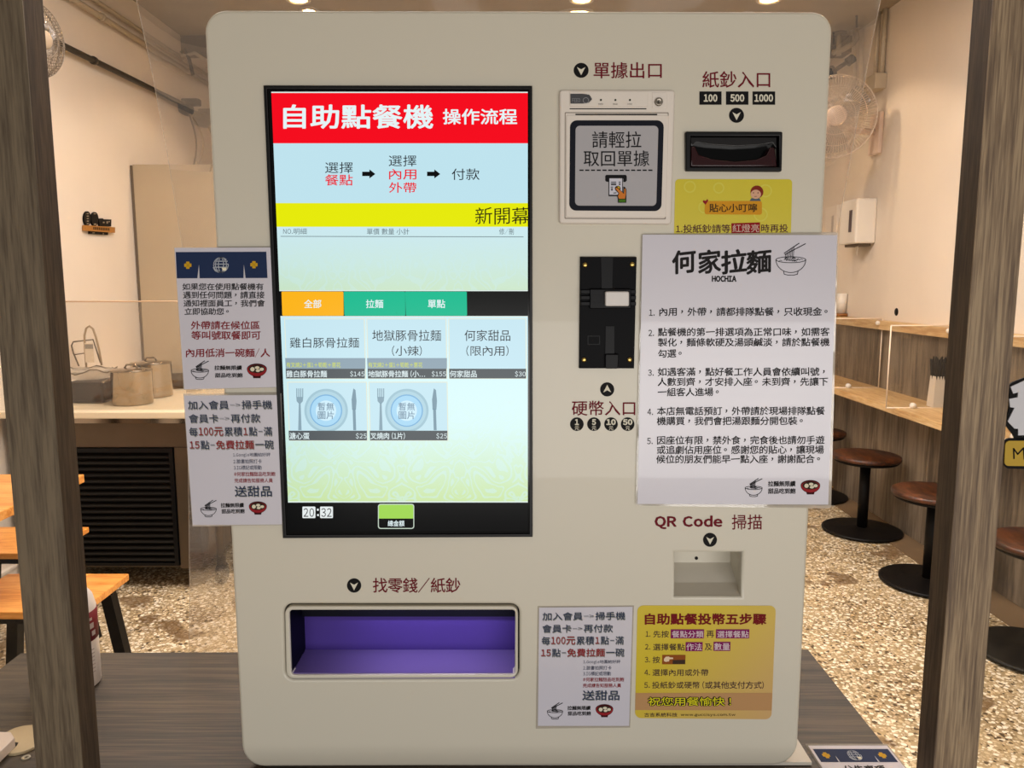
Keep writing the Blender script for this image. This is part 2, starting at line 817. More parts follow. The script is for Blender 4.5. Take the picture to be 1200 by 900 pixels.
def brush(s, u0, v0, u1, v1, m, parent, surf=KF, bold=0.012, dv=0.0, h=0.0004, rise=0.07, name='lettering', skew=0.0):
    """brush-script lettering: even square cells, every character climbing a little to the right"""
    n = len(s)
    wts = [0.55 if ord(ch) < 128 else 1.0 for ch in s]
    tot = sum(wts) - 0.06
    pu = (u1 - u0) / tot
    V, Fc = [], []
    cx = u0
    for ch, w in zip(s, wts):
        if ch != ' ':
            gv, gf = glyph(ch, bold)
            xs = [p[0] for p in gv]
            wide = 0.95
            n0 = len(V)
            ox, oy = (0.22, 0.32) if ch in '，。' else (0, 0)
            for x, y, lv_ in gv:
                a = (x / wide) * 0.97 if w == 1 else (x - min(xs)) / max(0.3, max(xs) - min(xs)) * .45 + .03
                a += ox
                b = (y + oy + 0.09) / 0.93 + rise * (x - 0.48)
                u = cx + a * pu + skew * (b - 0.5)
                ww = v1 - b * (v1 - v0) + dv * (u - u0) / (u1 - u0)
                V.append(surf(u, ww, h + lv_))
            Fc += [tuple(i + n0 for i in t) for t in gf]
        cx += w * pu
    return obj(name, V, Fc, m, parent)


def ribbon(path, w):
    """outline polygons of a thin pen stroke along 2-D points"""
    out = []
    for i in range(len(path) - 1):
        a, b = Vector(path[i]), Vector(path[i + 1])
        d = (b - a)
        if d.length < 1e-6:
            continue
        d.normalize()
        n = Vector((-d.y, d.x)) * w / 2
        e = d * w * 0.3
        out.append([tuple(a + n - e), tuple(b + n + e), tuple(b - n + e), tuple(a - n - e)])
    return out


# materials used in many places
M_body = mat('cream powder coat', '#cbc5b5', rough=0.42, coat=0.15, bump=0.03, bscale=900)
M_body2 = mat('cream plastic', '#d8d2c6', rough=0.4)
M_black = mat('black plastic', '#070709', rough=0.4, spec=0.25)
M_gblack = mat('glossy black', '#030304', rough=0.12, spec=0.3)
M_paper = mat('white paper', '#c9c6d0', rough=0.28, coat=0.3)
M_lam = film_mat('laminating pouch', (0.93, 0.92, 0.90), transp=1.0, gloss=0.08, milk=0.35)
M_steel = mat('brushed steel', '#a09484', rough=0.10, metal=1.0)
M_steel2 = mat('dull steel sheet', '#6e6152', rough=0.45, metal=0.85, var=0.25)
M_white = mat('white plastic', '#e8e0d4', rough=0.4)
M_wall = mat('cream wall paint', '#e6d9c9', rough=0.85, bump=0.06, bscale=120, var=0.04)
M_ceil = mat('taupe ceiling paint', '#a89a84', rough=0.9, var=0.2)
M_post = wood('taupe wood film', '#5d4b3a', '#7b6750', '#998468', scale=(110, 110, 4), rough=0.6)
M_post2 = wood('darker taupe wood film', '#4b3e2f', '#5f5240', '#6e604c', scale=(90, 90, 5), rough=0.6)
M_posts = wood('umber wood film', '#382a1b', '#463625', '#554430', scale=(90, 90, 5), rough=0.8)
M_top = wood('grey oak laminate', '#1b130b', '#30261b', '#4d3f2e', scale=(2.0, 75, 75), rough=0.5, bump=0.1)
M_panel = wood('weathered wood panel', '#4e4235', '#6c5e4d', '#857663', scale=(9, 9, 0.9), rough=0.6)
M_oak = wood('light oak', '#b98f5c', '#cda873', '#dcbd8c', scale=(20, 2, 20), rough=0.4)
M_orange = wood('orange oak', '#c77b2c', '#dd9443', '#eaa757', scale=(3, 26, 26), rough=0.38, bump=0.05)
M_walnut = wood('walnut stool seat', '#210e04', '#3a1a07', '#5a2c0e', scale=(22, 4, 22), rough=0.42, coat=0.0)
M_iron = mat('black iron', '#0b0807', rough=0.5, spec=0.2)
M_acr = film_mat('clear acrylic', (0.95, 0.94, 0.92), transp=1.0, gloss=0.05, milk=0.025)
M_acre = mat('frosted acrylic edge', '#f4e2cc', rough=0.35)
M_film = film_mat('clear vinyl film', (0.93, 0.90, 0.86), transp=0.62, gloss=0.06, milk=0.06, rough=0.05, bumps=0.45, bscale=6)
M_filme = film_mat('vinyl film hem', (0.9, 0.85, 0.8), transp=1.0, gloss=0.02, milk=0.3, bumps=0)

# ------------------------------------------------------------------ the setting
XL, XR, YB, ZC = -2.30, 2.36, 6.6, 3.10
fl = MB().box(-3.2, 3.2, -2.4, YB, -0.06, 0).build('floor', terrazzo(), origin=(0, 0, 0))
struct(fl)
strip = MB().box(2.045, 2.205, 0.95, YB, 0.0, 0.004).build('trim_1', mat('bare cement', '#7a6246', rough=0.7, var=0.25, bump=0.3, bscale=60))
struct(strip)
struct(MB().box(-3.2, 3.2, -2.4, YB, ZC, ZC + 0.08).build('ceiling', M_ceil))
struct(MB().box(XL - 0.1, XL, 0.84, YB, 0, ZC).build('wall_left', M_wall))
struct(MB().box(XR, XR + 0.1, 0.84, YB, 0, ZC).build('wall_right', M_wall))
struct(MB().box(XL - 0.1, XR + 0.1, YB, YB + 0.1, 0, ZC).build('wall_back', M_wall))
bb = MB()
bb.box(XL, XL + 0.014, 0.86, 4.7, 0, 0.10)
bb.box(XL, XL + 0.020, 0.86, 4.7, 0.10, 0.112)
struct(bb.build('baseboard_left', M_wall))
# dark beam under the ceiling at the back
struct(MB().box(XL, XR, 5.6, 5.75, 2.99, ZC).build('ceiling_beam', mat('dark beam', '#5b4d3e', rough=0.8)))

# wainscot of the right wall: lower wall under the bar and panel above it, made of upright boards
wn = empty('wall_panelling', (XR, 3.4, 0))
struct(wn)
ys = [1.0]
while ys[-1] < YB - 0.05:
    ys.append(min(YB, ys[-1] + 0.60))
for a, b in zip(ys[:-1], ys[1:]):
    MB().box(2.205, 2.222, a + 0.002, b - 0.002, 0.005, 0.70).build('panel', M_panel, wn)
    MB().box(2.335, 2.355, a + 0.002, b - 0.002, 0.74, 1.108).build('panel', M_panel, wn)
MB().box(2.223, XR - 0.004, 1.0, YB, 0.005, 0.70).build('backing', M_iron, wn)
MB().box(2.295, XR - 0.001, 1.0, YB, 1.110, 1.165, 0.003).build('ledge', M_oak, wn)
MB().box(2.030, XR - 0.001, 1.0, YB, 0.705, 0.740, 0.003).build('bar_worktop', M_oak, wn)['label'] = 'light oak bar worktop along the right wall'

# ------------------------------------------------------------------ storefront posts and panes
def post(x0, x1, label, side):
    e = empty('storefront_post', ((x0 + x1) / 2, 0.80, 0))
    struct(e, label, 'post')
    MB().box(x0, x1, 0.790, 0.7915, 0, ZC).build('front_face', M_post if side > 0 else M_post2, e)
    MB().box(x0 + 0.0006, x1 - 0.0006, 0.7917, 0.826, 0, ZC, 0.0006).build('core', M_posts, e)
    return e


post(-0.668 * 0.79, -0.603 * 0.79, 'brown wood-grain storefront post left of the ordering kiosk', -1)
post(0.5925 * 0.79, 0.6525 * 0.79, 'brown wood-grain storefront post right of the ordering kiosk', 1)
M_glass = film_mat('storefront glass', (0.97, 0.97, 0.96), transp=1.0, gloss=0.03, milk=0.0)
struct(MB().box(0.6535 * 0.79, 1.5, 0.806, 0.812, 0.0, ZC).build('window_1', M_glass))
struct(MB().box(-1.5, -0.669 * 0.79, 0.806, 0.812, TT + 0.006, ZC).build('window_2', M_glass))

# ------------------------------------------------------------------ downlights in the ceiling
def downlight(x, y, label):
    e = empty('ceiling_downlight', (x, y, ZC))
    MB().lathe((x, y, ZC), [(0.075, -0.001), (0.075, -0.012), (0.058, -0.016), (0.052, -0.006)], 28).build('trim_ring', M_white, e)
    MB().lathe((x, y, ZC), [(0.0001, -0.007), (0.050, -0.007)], 24).build('lamp_lens', mat('lamp lens', '#fff2d8', emit='#ffe2b0', es=30), e)
    tag(e, label, 'ceiling light', 'recessed downlights in the shop ceiling')
    l = bpy.data.lights.new('downlight_beam', 'SPOT')
    l.energy = SPOT_E
    l.spot_size = math.radians(124)
    l.spot_blend = 0.25
    l.shadow_soft_size = 0.05
    l.color = (1.0, 0.80, 0.60)
    o = bpy.data.objects.new('downlight_beam', l)
    COL.objects.link(o)
    o.location = (x, y, ZC - 0.03)
    return e


SPOT_E = 23
for i, (x, y) in enumerate([(-1.29, 4.9), (0.42, 4.9), (1.55, 4.9)]):
    downlight(x, y, ['recessed ceiling downlight above the upper left corner of the kiosk', 'warm downlight above the middle of the kiosk top',
                     'recessed ceiling downlight above the upper right corner of the kiosk'][i])
for x, y, l_ in ((-1.3, 1.9, 'ceiling downlight over the orange wooden table and stools'), (1.55, 1.9, 'ceiling downlight nearest the storefront on the bar side'), (-1.3, 3.4, 'ceiling downlight over the front of the kitchen counter'),
                 (1.55, 3.4, 'ceiling downlight over the bar stools at the right'), (0.1, 2.6, 'ceiling downlight over the middle of the shop floor')):
    downlight(x, y, l_)

# ------------------------------------------------------------------ the table the kiosk stands on
tb = empty('service_table', (0, 1.0, 0))
tag(tb, 'dark grey wood-grain table under the ordering kiosk', 'table')
TL, TR, TF = -0.76, 0.4625, pz(300, 765.5, TT).y
out = [(-0.462, 0.60), (0.4605, 0.60), (TR, TF + 0.012), (TL, TF), (TL, 0.829), (-0.470, 0.829), (-0.462, 0.82)]
V = [(x, y, TT) for x, y in out] + [(x, y, TT - 0.022) for x, y in out]
n = len(out)
fc = [tuple(t) for t in fill([out])]
fcs = []
for t in fc:
    a, b, c = [Vector(V[i]) for i in t]
    fcs.append(t if (b - a).cross(c - a).z > 0 else t[::-1])
Fc = fcs + [tuple(i + n for i in t[::-1]) for t in fcs]
for k in range(n):
    k2 = (k + 1) % n
    Fc.append((k, n + k, n + k2, k2))
obj('tabletop', V, Fc, M_top, tb)
for x, y in ((-0.70, 1.06), (0.41, 1.06), (-0.42, 0.66), (0.41, 0.66)):
    MB().box(x - 0.02, x + 0.02, y - 0.02, y + 0.02, 0, TT - 0.023).build('leg', M_iron, tb)

# ------------------------------------------------------------------ THE KIOSK
kz = py(600, 895, D).z
ki = empty('ordering_kiosk', (0.007, D + 0.09, TT))
tag(ki, 'cream self-ordering kiosk with tall lit touch screen standing on the table', 'ordering kiosk')
outer = rr([(238.5, 11.5), (976.5, 13.5), (934, 897), (284.5, 899)], [26, 24, 27, 25], 7)
tray_out = rr([(332.6, 708), (608.6, 708), (608.6, 795), (334.5, 796)], 10)
scan_h = [(791, 647.5), (870, 647.5), (868.7, 699.5), (790.5, 699.5)]
bill_h = rect(806, 160, 911, 197)
slab('front_panel', [outer, tray_out, scan_h, bill_h], KF, -0.012, 0.0, M_body, ki, c=0.0035)
inner_o = rr([(242, 15), (973, 17), (931, 893), (288, 895)], [24, 22, 25, 23], 7)
hole_o = rr([(250, 23), (965, 25), (923, 886), (296, 888)], [20, 18, 20, 20], 7)
slab('cabinet_shell', [inner_o, hole_o], KF, -0.17, -0.012, M_body, ki)
slab('back_plate', [inner_o], KF, -0.176, -0.17, M_body, ki)
q = py(934, 893, D)
q0 = py(290, 893, D)
MB().box(q0.x + 0.02, q.x + 0.020, D + 0.006, D + 0.19, TT + 0.0005, q.z - 0.004).build('base_foot', M_body2, ki)

# ---- touch screen
sc = slab('touch_screen', [[(311, 102), (623, 102.5), (623.5, 627), (333.3, 628.5)]], KF, 0.0, 0.0035, M_gblack, ki, c=0.0008)
SF = Plane(D - 0.0036)
rim_o = [(310.5, 101.5), (623.5, 102), (624, 627.5), (333, 629)]
rim_i = [(314.5, 105), (620.5, 105.5), (620.5, 624), (337, 625.3)]
slab('screen_rim', [rim_o, rim_i], KF, 0.0035, 0.0055, M_black, sc, c=0.0006)


def xl(v):  # left edge of the lit picture at height v
    return 318.0 + (v - 109) * (339.0 - 318.0) / (622 - 109) + 0.0


def band(v0, v1, a=0.0, b=618.5, c=None):
    """a strip from the left edge plus a to b"""
    return [(xl(v0) + a, v0), (b, v0), (b, v1), (xl(v1) + a, v1)]


def cell(a, b, v0, v1):
    """a, b as fractions across the picture"""
    f_ = lambda t, v: xl(v) + t * (618.5 - xl(v))
    return [(f_(a, v0), v0), (f_(b, v0), v0), (f_(b, v1), v1), (f_(a, v1), v1)]


z = lambda v: py(600, v, D).z - TT
flat('header_banner', [band(109, 168)], em('#f5071c'), sc, SF)
flat('steps_panel', [band(168, 238)], em('#bfe3ee'), sc, SF)
flat('marquee_banner', [band(238, 265.8)], em('#e6ea04'), sc, SF)
flat('order_list', [band(265.8, 340.5)], screen_pattern('order list wallpaper', '#c8e6ee', '#c6e4dc', '#c3dfc0', z(266), z(341), 0.28), sc, SF)
flat('tab_strip', [band(340.5, 371)], em('#040606'), sc, SF)
flat('menu_wallpaper', [band(371, 588)], screen_pattern('menu wallpaper', '#bfe4f0', '#c4e6e4', '#c3de9a', z(371), z(588), 0.42), sc, SF)
flat('bottom_bar', [band(588, 622.5)], em('#030405'), sc, SF)
flat('light_line', [band(340, 341.2), band(370.3, 371.6), band(587.3, 588.8), band(107.6, 109)], em('#dfeee8'), sc, SF, 0.0003)
W_, R_, K_ = em('#e4f4f6'), em('#e8102a'), em('#1c1a22')
text('自助點餐機', 332, 122.5, 508, 151, W_, sc, SF, bold=0.021)
text('操作流程', 519, 127.5, 606, 146, W_, sc, SF, bold=0.018)
text('選擇', 381, 190, 413.5, 203, K_, sc, SF)
text('餐點', 381, 204.5, 413.5, 217.5, R_, sc, SF, bold=0.008)
text('選擇', 455.5, 182, 488, 195, K_, sc, SF)
text('內用', 456, 198, 488, 210.5, R_, sc, SF, bold=0.008)
text('外帶', 456, 213.5, 488, 226, R_, sc, SF, bold=0.008)
text('付款', 529.5, 197.5, 562, 211, K_, sc, SF)
for a in (424.5, 500.5):
    flat('arrow_icon', [[(a, 201.3), (a + 8.5, 201.3), (a + 8.5, 198.5), (a + 15.5, 204), (a + 8.5, 209.2), (a + 8.5, 206.4), (a, 206.4)]], em('#0a0a0c'), sc, SF, 0.0004)
brush('新開幕', 556, 243, 619, 263, em('#262208'), sc, SF, bold=0)
g1 = em('#5f6d72')
text('NO.明細', 332, 267.6, 359.5, 274.6, g1, sc, SF)
text('單價 數量 小計', 430, 267.6, 479.5, 275, g1, sc, SF)
text('修/刪', 585, 267.6, 602, 275, g1, sc, SF)
flat('rule_line', [[(329, 276.6), (613.5, 277.2), (613.5, 278), (329, 277.4)]], em('#6e7f86'), sc, SF, 0.0004)
# tabs
for (a, b, c_, t, tu) in ((331, 402.5, '#fcb414', '全部', 366.5), (403.7, 474.8, '#10bb90', '拉麵', 439), (475.8, 547, '#10bb90', '單點', 511.5)):
    tbt = flat('menu_tab', [rr([(a - 1, 341.6), (b, 341.6), (b + .4, 370), (a, 370)], 1.2, 2)], em(c_), sc, SF, 0.0005)
    text(t, tu - 10, 351, tu + 10.3, 361, W_, sc, SF, bold=0.012, h=0.0008)


def gp(t, v):
    return xl(v) + t * (618.5 - xl(v))


# menu tiles
tiles = [((334.5, 428.3), (373, 444), '雞白豚骨拉麵', None, '雞白豚骨拉麵', '$145', True),
         ((430.3, 523.8), (373, 444), '地獄豚骨拉麵', '(小辣)', '地獄豚骨拉麵 (小…', '$155', True),
         ((525.8, 617), (373, 444), '何家甜品', '(限內用)', '何家甜品', '$30', False),
         ((338, 430.8), (447.3, 516.5), None, None, '溏心蛋', '$25', False),
         ((432.8, 525), (447.3, 516.5), None, None, '叉燒肉 (1片)', '$25', False)]
for (a, b), (t0, t1), n1, n2, cap, pr, y in tiles:
    s0 = 2.6 * (1 - (a - 330) / 290)   # the left lines lean with the screen
    tl = flat('menu_tile', [[(a - s0 * .5, t0), (b - s0 * .3, t0), (b + s0 * .3, t1), (a + s0 * .5, t1)]], em('#e6ead6'), sc, SF, 0.0005)
    flat('tile_picture', [[(a - s0 * .5 + 1, t0 + 1), (b - s0 * .3 - 1, t0 + 1), (b + s0 * .3 - 1, t1 - 1), (a + s0 * .5 + 1, t1 - 1)]], em('#c6e6f1'), sc, SF, 0.0007)
    flat('caption_bar', [[(a + .6, t1 - 12), (b - .6, t1 - 12), (b - .6, t1 - .6), (a + 1, t1 - .6)]], em('#51585c'), sc, SF, 0.0010)
    text(cap, a + 1.5, t1 - 10, a + (49 if len(cap) == 6 else 68 if len(cap) > 8 else 42 if len(cap) > 6 else 25 if len(cap) == 3 else 33), t1 - 2, W_, sc, SF, h=0.0013, bold=0.01)
    text(pr, b - len(pr) * 4.2 - 1, t1 - 9.5, b - 1, t1 - 2.3, W_, sc, SF, h=0.0013)
    if y:
        flat('topping_bar', [[(a, t1 - 24.5), (b, t1 - 24.5), (b, t1 - 12), (a + .6, t1 - 12)]], em('#8fa4b2'), sc, SF, 0.0010)
        text('有叉燒2＋蛋1＋筍乾＋蔥花', a + 1.5, t1 - 19.5, a + 65, t1 - 13.5, em('#d8e23c'), sc, SF, h=0.0013)
    if n1 and not n2:
        text(n1, 340, 395.3, 421, 407.5, K_, sc, SF, h=0.0012)
    elif n1:
        if len(n1) == 6:
            text(n1, 436.5, 386.5, 517, 399.5, K_, sc, SF, h=0.0012)
            text(n2, 459.5, 405, 494.5, 417, K_, sc, SF, h=0.0012)
        else:
            text(n1, 544.5, 386.5, 598, 399.5, K_, sc, SF, h=0.0012)
            text(n2, 546.5, 405, 596, 417, K_, sc, SF, h=0.0012)
    else:
        cx, cy = (a + b) / 2 - 0.5 - 1.5, 481.0
        flat('plate_picture', [circ(cx, cy, 25.5, 40)], em('#a3c6d4'), sc, SF, 0.0009)
        flat('plate_picture', [circ(cx, cy, 22.8, 40)], em('#b2d5e2'), sc, SF, 0.0011)
        flat('plate_picture', [circ(cx, cy, 19, 36)], em('#7fb4dc'), sc, SF, 0.0013)
        flat('plate_picture', [circ(cx, cy, 17.6, 36)], em('#aad9f4'), sc, SF, 0.0015)
        flat('plate_picture', [circ(cx, cy, 12, 30)], em('#d0eefb'), sc, SF, 0.0017)
        g_ = em('#7a94a8')
        # the four characters stand as a square block
        text('暫', cx - 9.5, cy - 9.5, cx - 0.5, cy - 0.3, g_, sc, SF, h=0.0019, bold=0.01)
        text('無', cx + 0.5, cy - 9.5, cx + 9.5, cy - 0.3, g_, sc, SF, h=0.0019, bold=0.01)
        text('圖', cx - 9.5, cy + 0.7, cx - 0.5, cy + 9.8, g_, sc, SF, h=0.0019, bold=0.01)
        text('片', cx + 0.5, cy + 0.7, cx + 9.5, cy + 9.8, g_, sc, SF, h=0.0019, bold=0.01)
        fx = a + 13.5
        fork = [[(fx - 4 + k * 2.3, 455), (fx - 2.8 + k * 2.3, 455), (fx - 2.8 + k * 2.3, 466), (fx - 4 + k * 2.3, 466)] for k in range(4)]
        fork += [[(fx - 4, 465), (fx + 4.1, 465), (fx + 3.6, 470), (fx + 1, 473), (fx - 1, 473), (fx - 3.6, 470)], [(fx - 1, 472), (fx + 1, 472), (fx + 2.2, 504), (fx - 1.8, 504)]]
        flat('fork_picture', fork, em('#8aa6b4'), sc, SF, 0.0009)
        kx = b - 16
        flat('knife_picture', [[(kx - .5, 455), (kx + 2, 457), (kx + 3.2, 470), (kx + 2.5, 480), (kx - 2, 480), (kx - 2.6, 468)], [(kx - 1.4, 479), (kx + 2, 479), (kx + 2.8, 504), (kx - .6, 504)]], em('#7e9aa9'), sc, SF, 0.0009)
for a, b, s_ in ((354.5, 369.8, '20'), (375.2, 390.3, '32')):
    flat('clock_digit_plate', [rect(a, 593.5, b, 607, 1, 2)], em('#e6ecec'), sc, SF, 0.0005)
    text(s_, a + 1.5, 595.3, b - 1.5, 605.5, em('#141414'), sc, SF, h=0.0008)
flat('clock_colon', [rect(371.6, 596, 373.6, 598.4), rect(371.8, 602.3, 373.8, 604.6)], em('#e6ecec'), sc, SF, 0.0005)
flat('total_button', [[rect(443, 590.3, 485.5, 619.6, 3, 3), rect(444, 591.3, 484.5, 618.6, 2.4, 3)]], em('#c8d8c8'), sc, SF, 0.0005)
flat('total_button', [rr([(444, 591.3), (484.5, 591.3), (484.5, 607.5), (444, 607.5)], [2.4, 2.4, 0, 0], 3)], em('#a2d956'), sc, SF, 0.0005)
text('總金額', 454.5, 609.7, 474, 616.7, W_, sc, SF, bold=0.015)

# ---- printed wording on the cabinet
M_red = ink('#6a0d1e')
M_k = ink('#0c0b0d')
M_cr = ink('#d6d1c0')


def arrow_badge(u, v, r, up=False):
    a = flat('arrow_badge', [circ(u, v, r, 28)], M_k, ki, KF, 0.0003)
    s_ = -1 if up else 1
    p = [(u - r * .56, v - s_ * r * .42), (u, v - s_ * r * .12), (u + r * .56, v - s_ * r * .42), (u, v + s_ * r * .66)]
    flat('arrow', [p], M_cr, a, KF, 0.0006)


arrow_badge(681, 82.5, 8.8)
arrow_badge(863, 135.2, 8.8)
arrow_badge(711.5, 456.3, 8.3, True)
arrow_badge(832, 632.5, 8.2)
arrow_badge(415, 686, 8.4)
text('單據出口', 695.5, 73, 775.5, 92, M_red, ki, bold=0.009)
text('紙鈔入口', 823, 83.5, 902.5, 103, M_red, ki, bold=0.009)
text('硬幣入口', 670, 469.5, 744.5, 487, M_red, ki, bold=0.009)
text('QR Code', 767, 604, 846.5, 620, M_red, ki, bold=0.035)
text('掃描', 857.5, 603, 893, 620.5, M_red, ki, bold=0.004)
text('找零錢/紙鈔', 437, 677, 539.5, 694.5, M_red, ki, bold=0.009)
for a, b, t in ((819.5, 845.5, '100'), (850.7, 877, '500'), (881.8, 908.3, '1000')):
    o_ = flat('denomination_plate', [rect(a, 107.2, b, 122.8)], M_k, ki, KF, 0.0003)
    text(t, a + (2 if len(t) == 4 else 5), 110.5, b - (2.6 if len(t) == 4 else 5), 119.5, M_cr, o_, bold=0.04, h=0.0006)
for u, t in ((676, '1'), (696, '5'), (716, '10'), (735.5, '50')):
    o_ = flat('coin_badge', [circ(u, 497, 8.0, 26)], M_k, ki, KF, 0.0003)
    w = 2.4 if len(t) == 1 else 5.6
    text(t, u - w, 491, u + w, 498, M_cr, o_, bold=0.05, h=0.0006)
    text('元', u - 2.6, 499.2, u + 2.6, 504, M_cr, o_, bold=0.01, h=0.0006)

# ---- receipt printer
M_prt = mat('warm white printer plastic', '#dcd3c9', rough=0.45)
pr = slab('receipt_printer', [rr([(655.2, 106.5), (790, 106.8), (785.5, 263.5), (655, 262.5)], 4)], KF, 0.0, 0.006, M_prt, ki, c=0.0022)
PF = Plane(D - 0.006)
slab('printer_lid_strip', [rect(667.3, 109, 758, 126.5, 1, 2)], KF, 0.006, 0.0072, M_prt, pr, c=0.0005)
fb = slab('feed_button', [rr([(667.8, 112), (686, 112), (692.5, 114.5), (692.5, 121), (686, 123.3), (667.8, 123.3)], [.5, 4, 4, 4, 4, .5], 2)], KF, 0.006, 0.0082, mat('grey button', '#3b3b3f', rough=0.4), pr, c=0.0004)
text('FEED', 670.5, 115.3, 680, 119.7, ink('#8d8d90'), pr, Plane(D - 0.0083))
flat('feed_symbol', [[circ(686.6, 117.7, 3.6, 16), circ(686.6, 117.7, 2.9, 16)[::-1]]], ink('#8d8d90'), pr, Plane(D - 0.0083))
for u, t in ((704, 'PAPER'), (721, 'ERROR'), (738, 'POWER')):
    MB().lathe(PF(u, 117.6), [(0.0001, 0.0022), (0.0010, 0.0020), (0.0011, 0.0)][::-1], 12, 'Y').build('indicator_light', mat('dark led', '#1c2a1e', rough=0.2), pr)
    text(t, u - 2.7, 121.2, u + 2.7, 123, ink('#55504a'), pr, Plane(D - 0.0074))
flat('groove', [rect(667.5, 126.9, 757.5, 128.1), rect(674.3, 133.4, 770.2, 135.2)], ink('#1d1b1a'), pr, PF)
slab('lock_plate', [rect(762.8, 110, 780.6, 128.5, 1, 2)], KF, 0.006, 0.0066, M_prt, pr, c=0.0004)
lk = MB().lathe(PF(771.6, 119.8), [(0.0042, 0.0), (0.0042, 0.0028), (0.0034, 0.0034), (0.0022, 0.0030), (0.0001, 0.0022)], 24, 'Y').build('key_lock', mat('lock metal', '#8f877c', rough=0.35, metal=0.9), pr)
MB().box(PF(771.6, 119.8)[0] - 0.0003, PF(771.6, 119.8)[0] + 0.0003, D - 0.0096, D - 0.0085, PF(771.6, 119.8)[2] - 0.0016, PF(771.6, 119.8)[2] + 0.0016).build('keyhole', M_k, pr)
flat('door_gap', [[rr([(661.8, 131.5), (783.6, 131.7), (780.2, 257), (661.5, 256.5)], 1, 2), rr([(662.8, 132.6), (782.6, 132.8), (779.2, 255.8), (662.5, 255.3)], 1, 2)[::-1]]], ink('#8b8278'), pr, PF)
slab('printer_door', [rr([(663.2, 136.5), (782.2, 136.7), (779, 255.3), (662.9, 254.9)], 1.5, 2)], KF, 0.006, 0.0072, M_prt, pr, c=0.0006)
PD = Plane(D - 0.0072)
flat('instruction_label', [rr([(668, 141), (778, 141), (775, 247.5), (667, 246.8)], 8)], ink('#10131f'), pr, PD, 0.0002, 'dark blue rounded border of the take-your-receipt label')
flat('instruction_label', [rr([(674.5, 147.5), (771.5, 147.5), (769, 241.3), (673.8, 241)], 5)], ink('#a9a7ab'), pr, PD, 0.0004)
text('請輕拉', 693.8, 154, 751.5, 173.5, M_k, pr, PD, h=0.0006, bold=0.004)
text('取回單據', 683.8, 176.5, 761, 195, M_k, pr, PD, h=0.0006, bold=0.004)
flat('dashed_line', [rect(679 + 6.72 * k, 198.8, 683.9 + 6.72 * k, 200.4) for k in range(13)], M_k, pr, PD, 0.0006)


def ic(x, y):   # measured on an enlargement of the little picture
    return (700 + x / 18.0, 195 + y / 18.0)


def icp(l):
    return [ic(*p) for p in l]


flat('printer_icon', [icp([(185, 180), (600, 180), (620, 210), (620, 300), (590, 330), (545, 330), (545, 260), (235, 260), (235, 330), (190, 325), (165, 300), (165, 205)])], M_k, pr, PD, 0.0006)
flat('receipt_icon', [icp([(235, 255), (535, 255), (535, 560), (500, 600), (430, 630), (235, 630)])], M_k, pr, PD, 0.0008)
flat('receipt_icon', [icp([(252, 255), (520, 255), (520, 560), (420, 600), (252, 600)])], ink('#c8c8d4'), pr, PD, 0.0010)
flat('receipt_icon', [icp(l) for l in ([(285, 325), (395, 325), (395, 345), (285, 345)], [(285, 358), (395, 358), (395, 402), (285, 402)], [(448, 325), (488, 325), (488, 345), (448, 345)], [(452, 358), (486, 358), (486, 398), (452, 398)],
                                       [(278, 430), (328, 430), (328, 448), (278, 448)], [(288, 462), (322, 462), (322, 515), (288, 515)], [(335, 555), (400, 550), (400, 572), (335, 574)])], ink('#55555c'), pr, PD, 0.0012)
flat('hand_icon', [icp([(365, 450), (395, 420), (440, 410), (480, 435), (490, 470), (480, 500), (545, 560), (545, 430), (580, 440), (610, 490), (608, 770), (430, 770), (430, 690), (415, 630), (440, 570), (375, 500)])], M_k, pr, PD, 0.0014)
flat('hand_icon', [icp([(378, 470), (400, 452), (440, 478), (560, 585), (565, 480), (580, 465), (595, 500), (595, 600), (580, 685), (450, 685), (432, 630), (455, 570)])], ink('#c8762e'), pr, PD, 0.0016)
flat('coin_icon', [icp([(415, 432), (440, 422), (470, 445), (468, 478), (445, 468)])], ink('#c9a51e'), pr, PD, 0.0016)
flat('cuff_icon', [icp([(450, 700), (592, 698), (592, 755), (448, 758)])], ink('#3f6e14'), pr, PD, 0.0016)

# ---- banknote slot
bs = slab('banknote_slot', [rr([(802, 155.3), (915, 155.5), (914, 201.8), (802.5, 201.2)], 1.6, 3), rect(808, 160.5, 911, 196.5)], KF, -0.004, 0.006, M_black, ki, c=0.0012)
slab('slot_back', [rect(807, 159.5, 912, 197.5)], KF, -0.013, -0.009, M_gblack, bs)
slab('upper_lip', [[(808.8, 161), (910, 161), (909.5, 174), (905, 167.5), (890, 170), (863, 171.5), (830, 169.5), (816, 166.8), (810, 172)]], KF, -0.009, 0.001, mat('smoked plastic', '#191718', rough=0.22), bs, c=0.0006)
slab('lower_lip', [[(809.5, 172.3), (813.5, 172), (818, 181.8), (834, 187), (861, 189.8), (885, 187.5), (897, 182.5), (901.5, 173.3), (906.3, 173.3), (909.5, 195.5), (809, 195.5)]], KF, -0.009, 0.003, mat('maroon smoked plastic', '#2a090d', rough=0.18), bs, c=0.001)

